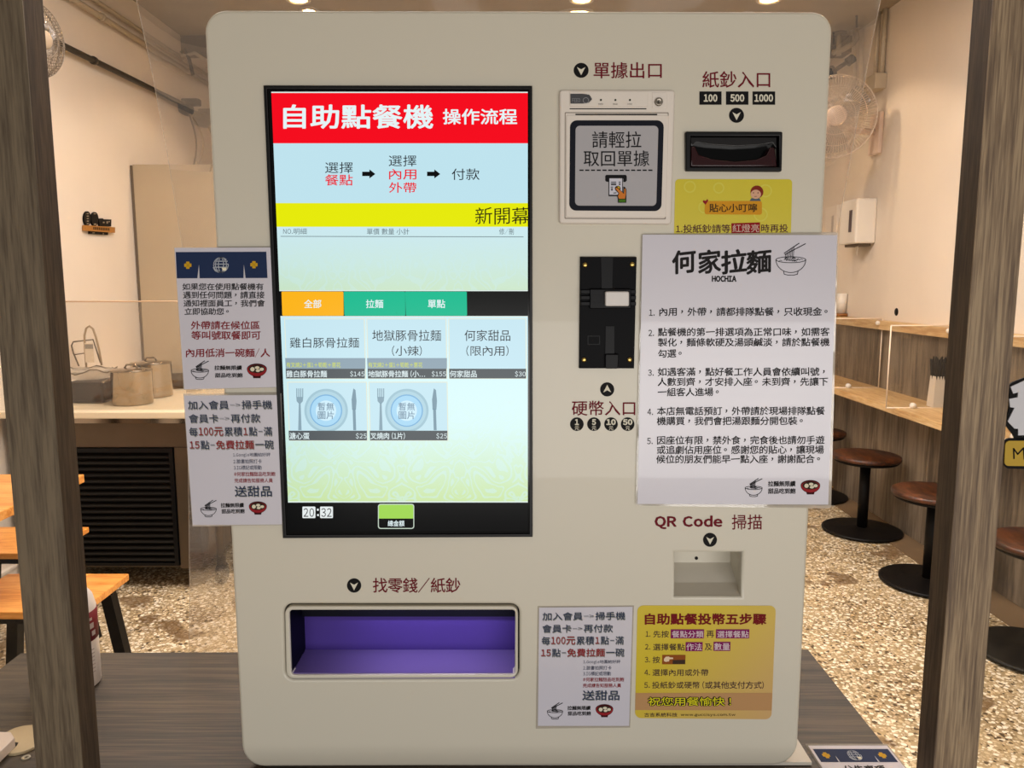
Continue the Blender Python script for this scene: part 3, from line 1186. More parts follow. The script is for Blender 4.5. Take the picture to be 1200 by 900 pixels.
# ---- coin slot plate
cs = slab('coin_slot', [[(679.5, 301.3), (745.3, 301.3), (742.3, 431.2), (678.3, 431.2)]], KF, 0.0, 0.005, mat('matt black plate', '#050508', rough=0.5, spec=0.08), ki, c=0.0007)
MCS = mat('moulded black plastic', '#07070b', rough=0.42, spec=0.15)
CP = Plane(D)
slab('coin_funnel', [[(703.5, 301.8), (717.5, 301.8), (716.5, 341), (704.3, 341)]], CP, 0.005, 0.0062, MCS, cs)
slab('moulded_housing', [rect(690, 338.5, 738, 361.5, 1.5, 3)], CP, 0.005, 0.010, MCS, cs, c=0.001)
for k in range(3):
    v0 = 339.5 + 6.9 * k
    slab('rib', [rect(679.8, v0, 691, v0 + 4.6, .8, 2)], CP, 0.005, 0.0085, MCS, cs, c=0.0006)
    slab('rib', [rect(735, v0, 744, v0 + 4.6, .8, 2)], CP, 0.005, 0.0085, MCS, cs, c=0.0006)
slab('inset_frame', [[rect(691.5, 345.5, 704.5, 355.5), rect(693, 347, 703, 354)[::-1]]][0], CP, 0.010, 0.0106, MCS, cs)
slab('return_lever', [rect(707.3, 341.3, 734.8, 358.3, 2, 3)], CP, 0.010, 0.016, mat('ivory button', '#cfcac6', rough=0.35), cs, c=0.0014)['label'] = 'white return button'
slab('coin_rail', [[(709, 382), (719, 382), (719, 417), (708.5, 417)]], CP, 0.005, 0.0063, MCS, cs)
slab('coin_cup', [rr([(708, 414), (724, 414), (723, 431), (708, 431)], 2, 3)], CP, 0.005, 0.0095, MCS, cs, c=0.001)
slab('inset_frame', [rect(688, 393, 702.5, 403.5), rect(689, 394, 701.5, 402.5)[::-1]], CP, 0.005, 0.0055, MCS, cs)
for u, v in ((685.2, 310.6), (740, 310), (684, 421), (737, 421)):
    c0 = Vector(KF(u, v)); c0.y = D - 0.005
    MB().lathe(c0, [(0.0028, 0.0), (0.0027, 0.0010), (0.0015, 0.0016), (0.0001, 0.0016)], 14, 'Y').build('screw', mat('brass screw', '#b89c5a', rough=0.3, metal=1), cs)

# ---- change tray
M_frame = M_body
ct = slab('change_tray', [rr([(334.2, 709.6), (607, 709.6), (607, 793.4), (336, 794.4)], 9), rr([(339.5, 714.2), (603.8, 714), (603.5, 789.3), (342, 790)], 4)], KF, -0.012, 0.0022, M_frame, ki, c=0.0016)
a0, b0 = py(339, 713.6, D), py(604.5, 790.4, D)
pu = mat('purple felt', '#46308a', rough=0.7, var=0.2, spec=0.3)
pd = mat('midnight plastic', '#050514', rough=0.5, spec=0.1)
dY = 0.058
MB().box(a0.x - 0.004, b0.x + 0.004, D + dY, D + dY + 0.004, b0.z - 0.004, a0.z + 0.004).build('tray_back', pu, ct)['label'] = 'purple back wall of the change tray'
fl0, fl1 = py(342, 789.6, D), py(603.5, 789.6, D)
MB().box(fl0.x + 0.0002, fl1.x - 0.0002, D + 0.0008, D + dY, fl0.z - 0.006, fl0.z + 0.0006).build('tray_floor', mat('purple floor', '#7a68aa', rough=0.35, var=0.25), ct)
MB().box(fl0.x - 0.004, fl0.x + 0.0006, D + 0.0010, D + dY, b0.z + 0.003, a0.z - 0.001).build('tray_side', pd, ct)
MB().box(b0.x, b0.x + 0.006, D + 0.010, D + dY, b0.z, a0.z).build('tray_side', pd, ct)
zt = py(600, 722.6, D + dY - 0.008).z
MB().box(a0.x, b0.x, D + dY - 0.008, D + dY - 0.0005, zt, a0.z).build('tray_hood', pd, ct)
MB().box(a0.x, b0.x, D + 0.010, D + dY, a0.z, a0.z + 0.004).build('tray_ceiling', pd, ct)
area_light('tray_led_light', ((a0.x + b0.x) / 2 + 0.03, D + 0.022, a0.z - 0.003), (0, 0, 0), 0.18, 0.006, 0.10, (0.80, 0.72, 1.0))
slab('tray_groove', [rr([(330, 705.4), (611, 705.4), (611, 797.5), (332, 798.5)], 10.5), rr([(336.6, 711.2), (606, 711.2), (605.7, 792.2), (339, 792.8)], 6)], KF, -0.016, -0.0125, mat('shadow gap', '#3a362d', rough=0.8), ki)

# ---- code scanner recess
p0, p1 = py(791, 647.5, D), py(869.5, 699.5, D)
sn = MB()
sn.box(p0.x - 0.002, p1.x + 0.004, D + 0.056, D + 0.058, p1.z - 0.002, p0.z + 0.002)
sr = sn.build('code_scanner', M_body, ki)
MB().box(p0.x - 0.004, p0.x - 0.0005, D + 0.004, D + 0.056, p1.z, p0.z).build('recess_side', M_body, sr)
MB().box(p1.x + 0.0015, p1.x + 0.004, D + 0.004, D + 0.056, p1.z, p0.z).build('recess_side', M_body, sr)
MB().box(p0.x - 0.004, p1.x + 0.004, D + 0.004, D + 0.058, p0.z, p0.z + 0.002).build('recess_ceiling', M_body, sr)
# sloping floor
V = [(x, y, z_) for x in (p0.x - 0.001, p1.x + 0.0015) for (y, z_) in ((D + 0.004, p1.z - 0.002), (D + 0.004, p1.z + 0.0), (D + 0.028, p1.z + 0.006), (D + 0.056, p1.z + 0.020), (D + 0.056, p1.z - 0.002))]
obj('recess_floor', V, [(0, 1, 2, 3, 4), (9, 8, 7, 6, 5), (0, 5, 6, 1), (1, 6, 7, 2), (2, 7, 8, 3), (3, 8, 9, 4), (4, 9, 5, 0)], M_body2, sr)
c0 = py(816, 654, D + 0.056)
MB().lathe((c0.x, D + 0.0559, c0.z), [(0.0021, 0.0), (0.0021, 0.0004)], 14, 'Y').build('pinhole', M_k, sr)


# ------------------------------------------------------------------ little pictures used on the notices
def bowl(cx, cy, w, parent, surf, h=0.0005, lw=0.035, heavy=False):
    """line drawing of a noodle bowl with chopsticks, width w"""
    s_ = w / 2
    P = lambda x, y: (cx + x * s_, cy + y * s_)
    lines = []
    lines += ribbon([P(math.cos(a), 0.05 + 0.2 * math.sin(a)) for a in [math.pi * 2 * k / 20 for k in range(21)]], lw * w)
    lines += ribbon([P(math.cos(a), 0.05 + 0.86 * math.sin(a)) for a in [math.pi * k / 16 for k in range(17)]], lw * w)
    lines += ribbon([P(-.48, .84), P(-.44, 1.02), P(-.2, 1.08), P(.2, 1.08), P(.44, 1.02), P(.48, .84)], lw * w)
    lines += ribbon([P(-.45, -.38), P(.55, -1.05)], lw * w * 1.3)
    lines += ribbon([P(-.40, -.30), P(.98, -1.02)], lw * w * 1.3)
    for k in range(7):
        x = -.38 + k * .09
        lines += ribbon([P(x + .05, -.36 - k * .07), P(x, -.1), P(x + .08, .12)], lw * w * .8)
    rnd = random.Random(3)
    for k in range(16):
        a = rnd.uniform(-.8, .6)
        y = 0.05 + rnd.uniform(-.11, .13)
        lines += ribbon([P(a, y), P(a + .09, y - .06), P(a + .2, y)], lw * w * .7)
    return flat('bowl_drawing', lines, M_k, parent, surf, h)


def redbowl(cx, cy, w, parent, surf, h=0.0005):
    s_ = w / 2
    P = lambda x, y: (cx + x * s_, cy + y * s_)
    o1 = flat('ramen_bowl_drawing', [[P(math.cos(a), -.15 + .98 * math.sin(a) * (.8 if math.sin(a) > 0 else .55)) for a in [math.pi * 2 * k / 30 for k in range(30)]],
                                     [P(-.42, .55), P(.42, .55), P(.36, .78), P(-.36, .78)]], ink('#3a0a10'), parent, surf, h)
    flat('ramen_bowl_drawing', [[P(.95 * math.cos(a), -.12 + .85 * math.sin(a) * (.82 if math.sin(a) > 0 else .5)) for a in [math.pi * 2 * k / 30 for k in range(30)]]], ink('#8e1a22'), parent, surf, h + .0002)
    flat('ramen_bowl_drawing', [[P(.82 * math.cos(a), -.14 + .40 * math.sin(a)) for a in [math.pi * 2 * k / 26 for k in range(26)]]], ink('#2c1a10'), parent, surf, h + .0004)
    flat('ramen_bowl_drawing', [circ(*P(-.42, -.12), s_ * .22, 12), circ(*P(.05, -.28), s_ * .24, 12, s_ * .15), circ(*P(.12, .02), s_ * .22, 12, s_ * .14), circ(*P(.50, -.12), s_ * .22, 12, s_ * .16)], ink('#d6cfb8'), parent, surf, h + .0006)
    return o1


def roundel(cx, cy, r, parent, surf, h, m):
    """globe-like line emblem"""
    L_ = []
    lw = r * .11
    L_ += ribbon([(cx + r * math.cos(a), cy + r * math.sin(a)) for a in [math.pi * 2 * k / 24 for k in range(22)]], lw)
    for f_ in (.35, .75):
        L_ += ribbon([(cx + r * f_ * math.cos(a), cy + r * math.sin(a)) for a in [math.pi * 2 * k / 20 for k in range(21)]], lw)
    for y in (-.5, -.1, .32):
        w = math.sqrt(1 - y * y) * r
        L_ += ribbon([(cx - w, cy + y * r), (cx + w, cy + y * r)], lw)
    L_ += ribbon([(cx - r * 1.05, cy + r * .35), (cx - r * .8, cy + r * .8), (cx - r * .35, cy + r * 1.0)], lw)
    flat('emblem_drawing', L_, m, parent, surf, h)
    flat('emblem_drawing', [[(cx + r * .1, cy + r * .38), (cx + r * .8, cy + r * .38), (cx + r * .66, cy + r * .78), (cx + r * .25, cy + r * .78)]], ink('#e8e2c8'), parent, surf, h + .0002)


def motif(cx, cy, r, parent, surf, h, sx=1.0):
    pl = []
    for a in range(4):
        t = a * math.pi / 2
        c_, s_ = math.cos(t), math.sin(t)
        q = [(.06, -.12), (.45, -.50), (.98, -.42), (.98, .42), (.45, .50), (.06, .12)]
        pl.append([(cx + sx * r * (x * c_ - y * s_), cy + r * (x * s_ + y * c_)) for x, y in q])
    flat('flower_emblem', pl, ink('#c79a1c'), parent, surf, h)


def bil(Q, s_, t):
    a = Vector(Q[0]).lerp(Vector(Q[1]), s_)
    b = Vector(Q[3]).lerp(Vector(Q[2]), s_)
    return a.lerp(b, t)


class Sheet:
    """unit square coordinates of a notice laid onto a surface"""
    def __init__(s, Q, surf):
        s.Q, s.surf = Q, surf

    def __call__(s, a, b, h=0.0):
        p = bil(s.Q, a, b)
        return s.surf(p.x, p.y, h)


# ------------------------------------------------------------------ notice: questions while ordering (upper left)
Q = [(204.5, 290.5), (318, 290), (326.5, 453.5), (216, 456)]
PL1 = Plane(D - 0.0045)
nt1 = slab('laminated_notice', [[(203.8, 290), (318.5, 289.3), (327, 454.2), (215.3, 457)]], PL1, -0.0004, 0.0, M_lam)
tag(nt1, 'laminated notice with navy curtain banner and red lines, taped on the left kiosk edge', 'notice')
flat('paper_sheet', [Q], M_paper, nt1, PL1, 0.0002)


def c5(x, y):
    return (200 + x / 5.0, 280 + y / 5.0)


flat('curtain_banner', [[c5(30, 77), c5(561, 75), c5(568, 229), c5(37, 231)]], ink('#1c2c4e'), nt1, PL1, 0.0004)
flat('curtain_slit', [[c5(167, 150), c5(171, 230), c5(158, 230)], [c5(430, 150), c5(440, 230), c5(428, 230)]], ink('#bfbdc4'), nt1, PL1, 0.0006)
motif(*c5(102, 154), 4.3, nt1, PL1, 0.0006)
motif(*c5(489, 151), 4.3, nt1, PL1, 0.0006)
roundel(*c5(296, 152), 8.6, nt1, PL1, 0.0006, ink('#b9bfc8'))
inkb, inkr = ink('#1a1718'), ink('#7c1620')
for t, x0, x1, y0, y1 in (('如果您在使用點餐機有', 68, 543, 260, 300), ('遇到任何問題，請直接', 72, 548, 308, 349), ('通知裡面員工，我們會', 75, 550, 357, 397), ('立即協助您。', 80, 358, 405, 445)):
    brush(t, *c5(x0, y0), *c5(x1, y1), inkb, nt1, PL1, bold=0.016)
for t, x0, x1, y0, y1 in (('外帶請在候位區', 118, 521, 482, 530), ('等叫號取餐即可', 121, 525, 540, 590), ('內用低消一碗麵/人', 85, 580, 643, 692)):
    brush(t, *c5(x0, y0), *c5(x1, y1), inkr, nt1, PL1, bold=0.018)
bowl(*c5(172, 768), 20.5, nt1, PL1)
redbowl(*c5(506, 770), 23.5, nt1, PL1)
brush('拉麵無限續', *c5(256, 742), *c5(416, 768), inkb, nt1, PL1, bold=0.03)
brush('甜品吃到飽', *c5(260, 786), *c5(420, 812), inkb, nt1, PL1, bold=0.03)


# ------------------------------------------------------------------ member-card notices (two, the same print)
def member_notice(Qo, Qi, surf, label):
    o = slab('laminated_notice', [Qo], surf, -0.0004, 0.0, M_lam)
    tag(o, label, 'notice', 'member card notices')
    flat('paper_sheet', [Qi], M_paper, o, surf, 0.0002)
    sh = Sheet(Qi, surf)
    nb, rd, gl = ink('#1f2e4c'), ink('#8c1a22'), ink('#8f8f8a')

    def ln(t, segs, y, hgt, x0, x1):
        """a line of wording in pieces of several colours"""
        ws = [sum(1.0 if ord(ch) > 127 else 0.56 for ch in s_) for s_, _ in segs]
        tot = sum(ws)
        x = x0
        for (s_, m_), w in zip(segs, ws):
            x2 = x + (x1 - x0) * w / tot
            only = all(ord(ch) < 128 for ch in s_)
            hh = hgt * (.82 if only and '-' not in s_ else .3 if s_ == '->' else .06 if s_ == '-' else 1)
            gap = 0.006
            text(s_, x + gap + .004, y - hh / 2 + .008, x2 - gap + .004, y + hh / 2 + .008, gl, o, sh, bold=0.02, h=0.0004)
            text(s_, x + gap, y - hh / 2, x2 - gap, y + hh / 2, m_, o, sh, bold=0.006 if m_ is nb else 0.012, h=0.0006)
            x = x2

    ln('', [('加入會員', nb), ('->', nb), ('掃手機', nb)], .073, .066, .03, .93)
    ln('', [('會員卡', nb), ('->', nb), ('再付款', nb)], .177, .066, .03, .80)
    ln('', [('每', nb), ('100元', rd), ('累積', nb), ('1', rd), ('點', nb), ('-', nb), ('滿', nb)], .279, .068, .025, .92)
    ln('', [('15', rd), ('點', nb), ('-', nb), ('免費拉麵', rd), ('一碗', nb)], .381, .068, .02, .93)
    for t, x1, y, m_ in (('1.Google地圖給好評', .885, .462, nb), ('2.臉書拍照打卡', .79, .511, nb), ('3.IG標記或限動', .785, .559, nb), ('#何家拉麵甜品吃到飽', .93, .609, rd), ('完成請告知服務人員', .90, .659, rd)):
        text(t, .485, y - .017, x1, y + .017, m_, o, sh, bold=0.008 if m_ is rd else 0.0, h=0.0006)
    text('送甜品', .483, .706, .888, .788, gl, o, sh, bold=0.03, h=0.0004)
    text('送甜品', .48, .700, .885, .782, nb, o, sh, bold=0.008, h=0.0006)
    # small pictures are drawn in pixels
    a = bil(Qi, .185, .872); b = bil(Qi, .725, .868)
    w = (Vector(Qi[1]) - Vector(Qi[0])).length
    bowl(a.x, a.y, w * .165, o, surf)
    redbowl(b.x, b.y, w * .19, o, surf)
    brush('拉麵無限續', .32, .832, .57, .866, inkb, o, sh, bold=0.03)
    brush('甜品吃到飽', .325, .878, .575, .912, inkb, o, sh, bold=0.03)
    return o


member_notice([(214.8, 461.5), (329.5, 461), (334, 615.3), (225.5, 617)], [(215.6, 463.5), (327, 462.8), (332.5, 614.5), (226, 615.3)], PL1,
              'white member card notice taped on the left kiosk edge beside the screen')
member_notice([(630, 710.5), (743, 709.8), (738.5, 852.8), (627.8, 854)], [(631.8, 712), (741.3, 711), (737.2, 850.5), (630.3, 850.5)], Plane(D - 0.0008),
              'white member card notice taped low on the kiosk beside the change tray')

# ------------------------------------------------------------------ the two yellow stickers
def grad_sticker(name, c_tl, c_br, lo, hi):
    m = bpy.data.materials.new(name)
    m.use_nodes = True
    nt = m.node_tree
    b = nt.nodes['Principled BSDF']
    b.inputs['Roughness'].default_value = 0.35
    tc = nt.nodes.new('ShaderNodeTexCoord')
    dp = nt.nodes.new('ShaderNodeVectorMath')
    dp.operation = 'DOT_PRODUCT'
    d = Vector((hi[0] - lo[0], 0, hi[1] - lo[1]))
    d2 = d / d.length_squared
    dp.inputs[1].default_value = d2
    sb = nt.nodes.new('ShaderNodeVectorMath')
    sb.operation = 'SUBTRACT'
    sb.inputs[1].default_value = (lo[0], 0, lo[1])
    nt.links.new(tc.outputs['Object'], sb.inputs[0])
    nt.links.new(sb.outputs[0], dp.inputs[0])
    r = nt.nodes.new('ShaderNodeValToRGB')
    r.color_ramp.elements[0].color = hexc(c_tl)
    r.color_ramp.elements[1].color = hexc(c_br)
    r.color_ramp.elements[0].position = 0.25
    nt.links.new(dp.outputs['Value'], r.inputs[0])
    nt.links.new(r.outputs[0], b.inputs['Base Color'])
    return m


PS = Plane(D - 0.0004)
st2 = slab('instruction_sticker', [rr([(747, 709.5), (909.3, 709.8), (904, 843), (744, 841.5)], 7)], PS, -0.0002, 0.0, grad_sticker('printed yellow fade', '#cbb41c', '#c6a06a', (-0.07, 0.125), (0.075, 0.0)))
tag(st2, 'yellow five-step payment sticker on the lower right of the kiosk front', 'sticker')


def c6(x, y):
    return (740 + x / 6.0, 700 + y / 6.0)


def t6(s_, x0, y0, x1, y1, m_, bold=0.004, h=0.0003, dv=0):
    return text(s_, *c6(x0, y0), *c6(x1, y1), m_, st2, PS, bold=bold, h=h, dv=dv)


mr_, pk, wh, yl = ink('#6a1020'), ink('#3a2030'), ink('#dcc9d0'), ink('#d7cf1a')
flat('thanks_band', [[c6(28, 672), c6(990, 672), c6(986, 795), c6(26, 792)]], ink('#b48a5c'), st2, PS, 0.0002)
t6('自助點餐投幣五步驟', 93, 112, 948, 192, ink('#6e0a12'), bold=0.032)
t6('1.', 100, 238, 133, 276, pk)
t6('先按', 153, 234, 262, 282, pk)
flat('highlight_plate', [[c6(276, 224), c6(511, 224), c6(509, 288), c6(275, 288)], [c6(594, 224), c6(829, 224), c6(827, 288), c6(593, 288)],
                         [c6(381, 314), c6(501, 314), c6(499, 378), c6(379, 378)], [c6(577, 312), c6(696, 312), c6(694, 376), c6(576, 376)]], ink('#7a1456'), st2, PS, 0.0003)
t6('餐點分類', 284, 234, 506, 282, wh, h=0.0005)
t6('再', 527, 234, 580, 282, pk)
t6('選擇餐點', 602, 234, 823, 282, wh, h=0.0005)
t6('2.', 96, 328, 131, 366, pk)
t6('選擇餐點', 152, 325, 374, 373, pk)
t6('作法', 386, 322, 494, 372, wh, h=0.0005)
t6('及', 515, 325, 566, 372, pk)
t6('數量', 582, 320, 690, 370, wh, h=0.0005)
t6('3.', 94, 418, 130, 457, pk)
t6('按', 148, 415, 200, 462, pk)
flat('button_picture', [[c6(216, 404), c6(380, 404), c6(378, 470), c6(215, 470)]], ink('#8a4a16'), st2, PS, 0.0003)
flat('button_picture', [[c6(290, 440), c6(378, 438), c6(377, 468), c6(288, 468)]], ink('#3a2a1c'), st2, PS, 0.0004)
flat('hand_picture', [[c6(228, 430), c6(240, 416), c6(262, 414), c6(268, 420), c6(292, 422), c6(292, 432), c6(266, 434), c6(264, 448), c6(240, 452), c6(228, 446)]], ink('#e2c9a8'), st2, PS, 0.0006)
t6('4.', 91, 508, 129, 547, pk)
t6('選擇內用或外帶', 147, 504, 540, 552, pk)
t6('5.', 90, 597, 128, 636, pk)
t6('投紙鈔或硬幣', 145, 592, 480, 640, pk)
t6('(或其他支付方式)', 499, 590, 930, 642, pk)
t6('祝您用餐愉快 !', 111, 696, 702, 765, ink('#171310'), bold=0.085, h=0.0003)
t6('祝您用餐愉快 !', 116, 700, 698, 761, yl, bold=0.004, h=0.0006)
t6('古吉系統科技', 90, 811, 322, 839, pk)
t6('www.guccisys.com.tw', 346, 814, 730, 838, ink('#161014'), bold=0.006)

st1 = slab('reminder_sticker', [rr([(791.3, 209.8), (928.5, 210), (926.5, 290), (789.5, 290)], [4.5, 4.5, 0, 0], 4)], PS, -0.0002, 0.0, mat('yellow print', '#c9ba1c', rough=0.35))
tag(st1, 'yellow reminder sticker under the banknote slot, half covered by the notice', 'sticker')


def c7(x, y):
    return (640 + x / 3.6, 50 + y / 3.6)


rings = []
for x, y, r_ in ((728, 613, 24), (667, 695, 26), (925, 625, 28), (905, 725, 30), (606, 608, 26)):
    cx, cy = c7(x, y)
    rings.append([circ(cx, cy, r_ / 3.6, 20), circ(cx, cy, r_ / 3.6 - 1.8, 20)[::-1]])
flat('pale_ring', rings, ink('#cfc750'), st1, PS, 0.0002)
flat('title_plate', [rr([c7(670, 668), c7(910, 668), c7(910, 726), c7(668, 724)], 2.5, 3)], ink('#c98e1e'), st1, PS, 0.0003)
text('貼心小叮嚀', *c7(688, 679), *c7(890, 715), ink('#2a1c12'), st1, PS, bold=0.012, h=0.0005)
flat('heart_drawing', [[c7(660, 672), c7(664, 664), c7(672, 668), c7(680, 660), c7(684, 666), c7(672, 684)]], ink('#8c1620'), st1, PS, 0.0005)
flat('child_drawing', [circ(*c7(889, 630), 7.6, 18)], ink('#7a2416'), st1, PS, 0.0003)
flat('child_drawing', [circ(*c7(884, 640), 6.1, 18, 5.4)], ink('#cfa184'), st1, PS, 0.0005)
flat('child_drawing', [circ(*c7(874, 634), .7, 8), circ(*c7(893, 634), .7, 8), rect(*c7(878, 648), *c7(888, 650))], ink('#2a1410'), st1, PS, 0.0007)
flat('child_drawing', [[c7(858, 668), c7(866, 656), c7(900, 656), c7(906, 668)]], ink('#4a5a68'), st1, PS, 0.0002)
text('1.投紙鈔請等', *c7(548, 768), *c7(778, 803), ink('#4a1830'), st1, PS, bold=0.006, dv=-.4)
flat('highlight_plate', [[c7(781, 762), c7(902, 758), c7(902, 802), c7(782, 806)]], ink('#8a1018'), st1, PS, 0.0003)
text('紅燈亮', *c7(786, 766), *c7(898, 800), ink('#cfb6a8'), st1, PS, h=0.0005)
text('時再投', *c7(907, 766), *c7(1020, 800), ink('#4a1830'), st1, PS, bold=0.006)

# ------------------------------------------------------------------ the large house-rules notice
PB = Plane(D - 0.0030)
nt = slab('laminated_notice', [rr([(752.2, 274), (982.5, 272.3), (974, 596), (744.8, 592.5)], 3, 3)], PB, -0.0005, 0.0, M_lam)
tag(nt, 'large white laminated notice listing five house rules on the kiosk right edge', 'notice')
Qb = [(753, 275), (981, 275.5), (970.5, 591.2), (747, 590.5)]
flat('paper_sheet', [Qb], M_paper, nt, PB, 0.0002)


def c8(x, y):
    return (640 + x / 2.5714, 260 + y / 2.5714)


for i, (ch, x0, x1) in enumerate((('何', 378, 446), ('家', 455, 522), ('拉', 525, 600), ('麵', 602, 674))):
    brush(ch, *c8(x0, 86), *c8(x1, 155), inkb, nt, PB, bold=0.028, rise=0.12)
text('HOCHIA', *c8(499, 162), *c8(573, 181), inkb, nt, PB, bold=0.055)
cx, cy = c8(737, 108)
bowl(cx, cy + 1.5, 35, nt, PB, lw=0.022)
rules = [('1.', None, 272, None), ]
LN = [('內用，外帶，請都排隊點餐，只收現金。', 338, 858, 271, '1.'),
      ('點餐機的第一排選項為正常口味，如需客', 336, 852, 332, '2.'),
      ('製化，麵條軟硬及湯頭鹹淡，請於點餐機', 336, 852, 363, None),
      ('勾選。', 336, 418, 397, None),
      ('如遇客滿，點好餐工作人員會依續叫號，', 335, 850, 452, '3.'),
      ('人數到齊，才安排入座。未到齊，先讓下', 335, 848, 482, None),
      ('一組客人進場。', 335, 530, 513, None),
      ('本店無電話預訂，外帶請於現場排隊點餐', 333, 838, 570, '4.'),
      ('機購買，我們會把湯跟麵分開包裝。', 333, 783, 600, None),
      ('因座位有限，禁外食，完食後也請勿手遊', 332, 837, 658, '5.'),
      ('或追劇佔用座位。感謝您的貼心，讓現場', 332, 835, 687, None),
      ('候位的朋友們能早一點入座，謝謝配合。', 331, 835, 715, None)]
for t, x0, x1, y, num in LN:
    brush(t, *c8(x0, y - 12.5), *c8(x1, y + 12.5), inkb, nt, PB, bold=0.016, dv=-.3)
    if num:
        text(num, *c8(x0 - 28, y - 7), *c8(x0 - 11, y + 12), inkb, nt, PB, bold=0.01)
cx, cy = c8(625, 800)
bowl(cx, cy, 20, nt, PB, lw=0.035)
cx, cy = c8(796, 798)
redbowl(cx, cy, 23, nt, PB)
brush('拉麵無限續', *c8(668, 781), *c8(750, 797), inkb, nt, PB, bold=0.03)
brush('甜品吃到飽', *c8(668, 803), *c8(750, 819), inkb, nt, PB, bold=0.03)

# ------------------------------------------------------------------ notice lying on the table at the right
TP = TablePlane(TT + 0.0012)
a, b = pz(943, 872, TT), pz(1040, 873.5, TT)
yb_ = (a.y + b.y) / 2
x0, x1 = a.x, b.x
LEN = 0.13


class TS:
    def __call__(s, p, q, h=0.0):
        return (x0 + (x1 - x0) * p, yb_ - LEN * q, TT + 0.0012 + h)


tsf = TS()
lam = MB().box(x0, x1, yb_ - LEN, yb_, TT + 0.0004, TT + 0.0012).build('laminated_notice', M_lam)
tag(lam, 'small laminated notice with navy banner lying on the table right corner', 'notice')
flat('paper_sheet', [[(0.02, 0.03), (0.98, 0.03), (0.98, 0.98), (0.02, 0.98)]], M_paper, lam, tsf, 0.0002)
flat('curtain_banner', [[(0.05, 0.085), (0.955, 0.085), (0.955, 0.285), (0.05, 0.285)]], ink('#1c2c4e'), lam, tsf, 0.0004)
flat('curtain_slit', [[(.265, .19), (.275, .285), (.255, .285)], [(.73, .19), (.74, .285), (.72, .285)]], ink('#bfbdc4'), lam, tsf, 0.0006)
motif(.16, .185, .045, lam, tsf, 0.0006)
motif(.83, .185, .045, lam, tsf, 0.0006)
roundel(.50, .185, .075, lam, tsf, 0.0006, ink('#b9bfc8'))
brush('公告事項', .26, .335, .74, .46, inkb, lam, tsf, bold=0.03)

# ------------------------------------------------------------------ small things on the table
cc = empty('cable_cover', (pz(22, 868, TT).x, pz(22, 868, TT).y, TT))
tag(cc, 'cream oval cable cover plate on the table left of the post', 'cable cover')
TPl = TablePlane(TT)
k_ = lambda x, y: (x / 15.0, 840 + y / 15.0)
slab('cover_plate', [[k_(0, 415), k_(120, 310), k_(260, 240), k_(420, 200), k_(580, 185), k_(600, 380), k_(622, 570), k_(560, 600), k_(430, 655), k_(250, 695), k_(160, 690), k_(90, 660), k_(-30, 560)]], TPl, 0.0004, 0.004, mat('cream cover', '#b9a683', rough=0.5), cc, c=0.0012)
slab('cable_slot', [[k_(225, 605), k_(265, 560), k_(265, 500), k_(330, 510), k_(300, 560), k_(260, 600)]], TPl, 0.004, 0.0043, M_k, cc)
sc_ = pz(30.5, 888.5, TT)
rg = MB().lathe((sc_.x, sc_.y, TT), [(0.0024, 0.0003), (0.0052, 0.0003), (0.0050, 0.0016), (0.0026, 0.0016), (0.0024, 0.0003)], 12).build('eyelet_ring', mat('cream ring', '#a39a86', rough=0.5))
tag(rg, 'tiny pale screw ring on the table in front of the cable cover', 'ring')
bx = empty('power_adapter', (pz(0, 875, TT).x, pz(0, 875, TT).y - 0.02, TT))
tag(bx, 'pinkish white adapter box on the table at the lower left corner', 'adapter')
TPx = TablePlane(TT + 0.0045)
slab('adapter_body', [[(-40, 865), (13.5, 868.5), (18, 875), (0, 893), (-30, 915), (-60, 900)]], TPx, 0.0, 0.012, mat('pinkish plastic', '#cfc0b4', rough=0.4), bx, c=0.001)

# spray bottle behind the left post
bo = pz(101, 790, TT)
bo = Vector((-0.627, 1.030, TT))
bt = empty('cleaning_bottle', bo)
tag(bt, 'white plastic bottle with dark red label standing behind the left post', 'bottle')
MB().lathe(bo, [(0.034, 0.0005), (0.038, 0.004), (0.038, 0.085), (0.0375, 0.115), (0.034, 0.130), (0.026, 0.142), (0.016, 0.148), (0.013, 0.152), (0.013, 0.160)], 36).build('bottle_body', mat('bottle white', '#ddd6d0', rough=0.35), bt)
MB().lathe(bo, [(0.0135, 0.153), (0.0155, 0.153), (0.0155, 0.178), (0.012, 0.186)], 24).build('cap', M_white, bt)
MB().lathe(bo, [(0.0384, 0.070), (0.0384, 0.112)], 36).build('label_band', ink('#6a1c22'), bt)
# label print
lv, lf = [], []
for r_, (z0, z1) in enumerate([(0.100, 0.104), (0.088, 0.096), (0.077, 0.084)]):
    for k in range(10):
        a0_ = -1.45 + k * 0.30 + r_ * .07
        a1_ = a0_ + 0.2
        n = len(lv)
        for a_, zz in ((a0_, z0), (a1_, z0), (a1_, z1), (a0_, z1)):
            lv.append((bo.x + 0.0387 * math.sin(a_), bo.y - 0.0387 * math.cos(a_), bo.z + zz))
        lf.append((n, n + 1, n + 2, n + 3))
for r_ in range(7):
    zz = 0.024 + r_ * 0.0055
    for k in range(8):
        a0_ = -1.5 + k * 0.38
        n = len(lv)
        for a_, z2 in ((a0_, zz), (a0_ + .3, zz), (a0_ + .3, zz + .0012), (a0_, zz + .0012)):
            lv.append((bo.x + 0.0385 * math.sin(a_), bo.y - 0.0385 * math.cos(a_), bo.z + z2))
        lf.append((n, n + 1, n + 2, n + 3))
obj('label_print', lv, lf, ink('#a89a94'), bt)

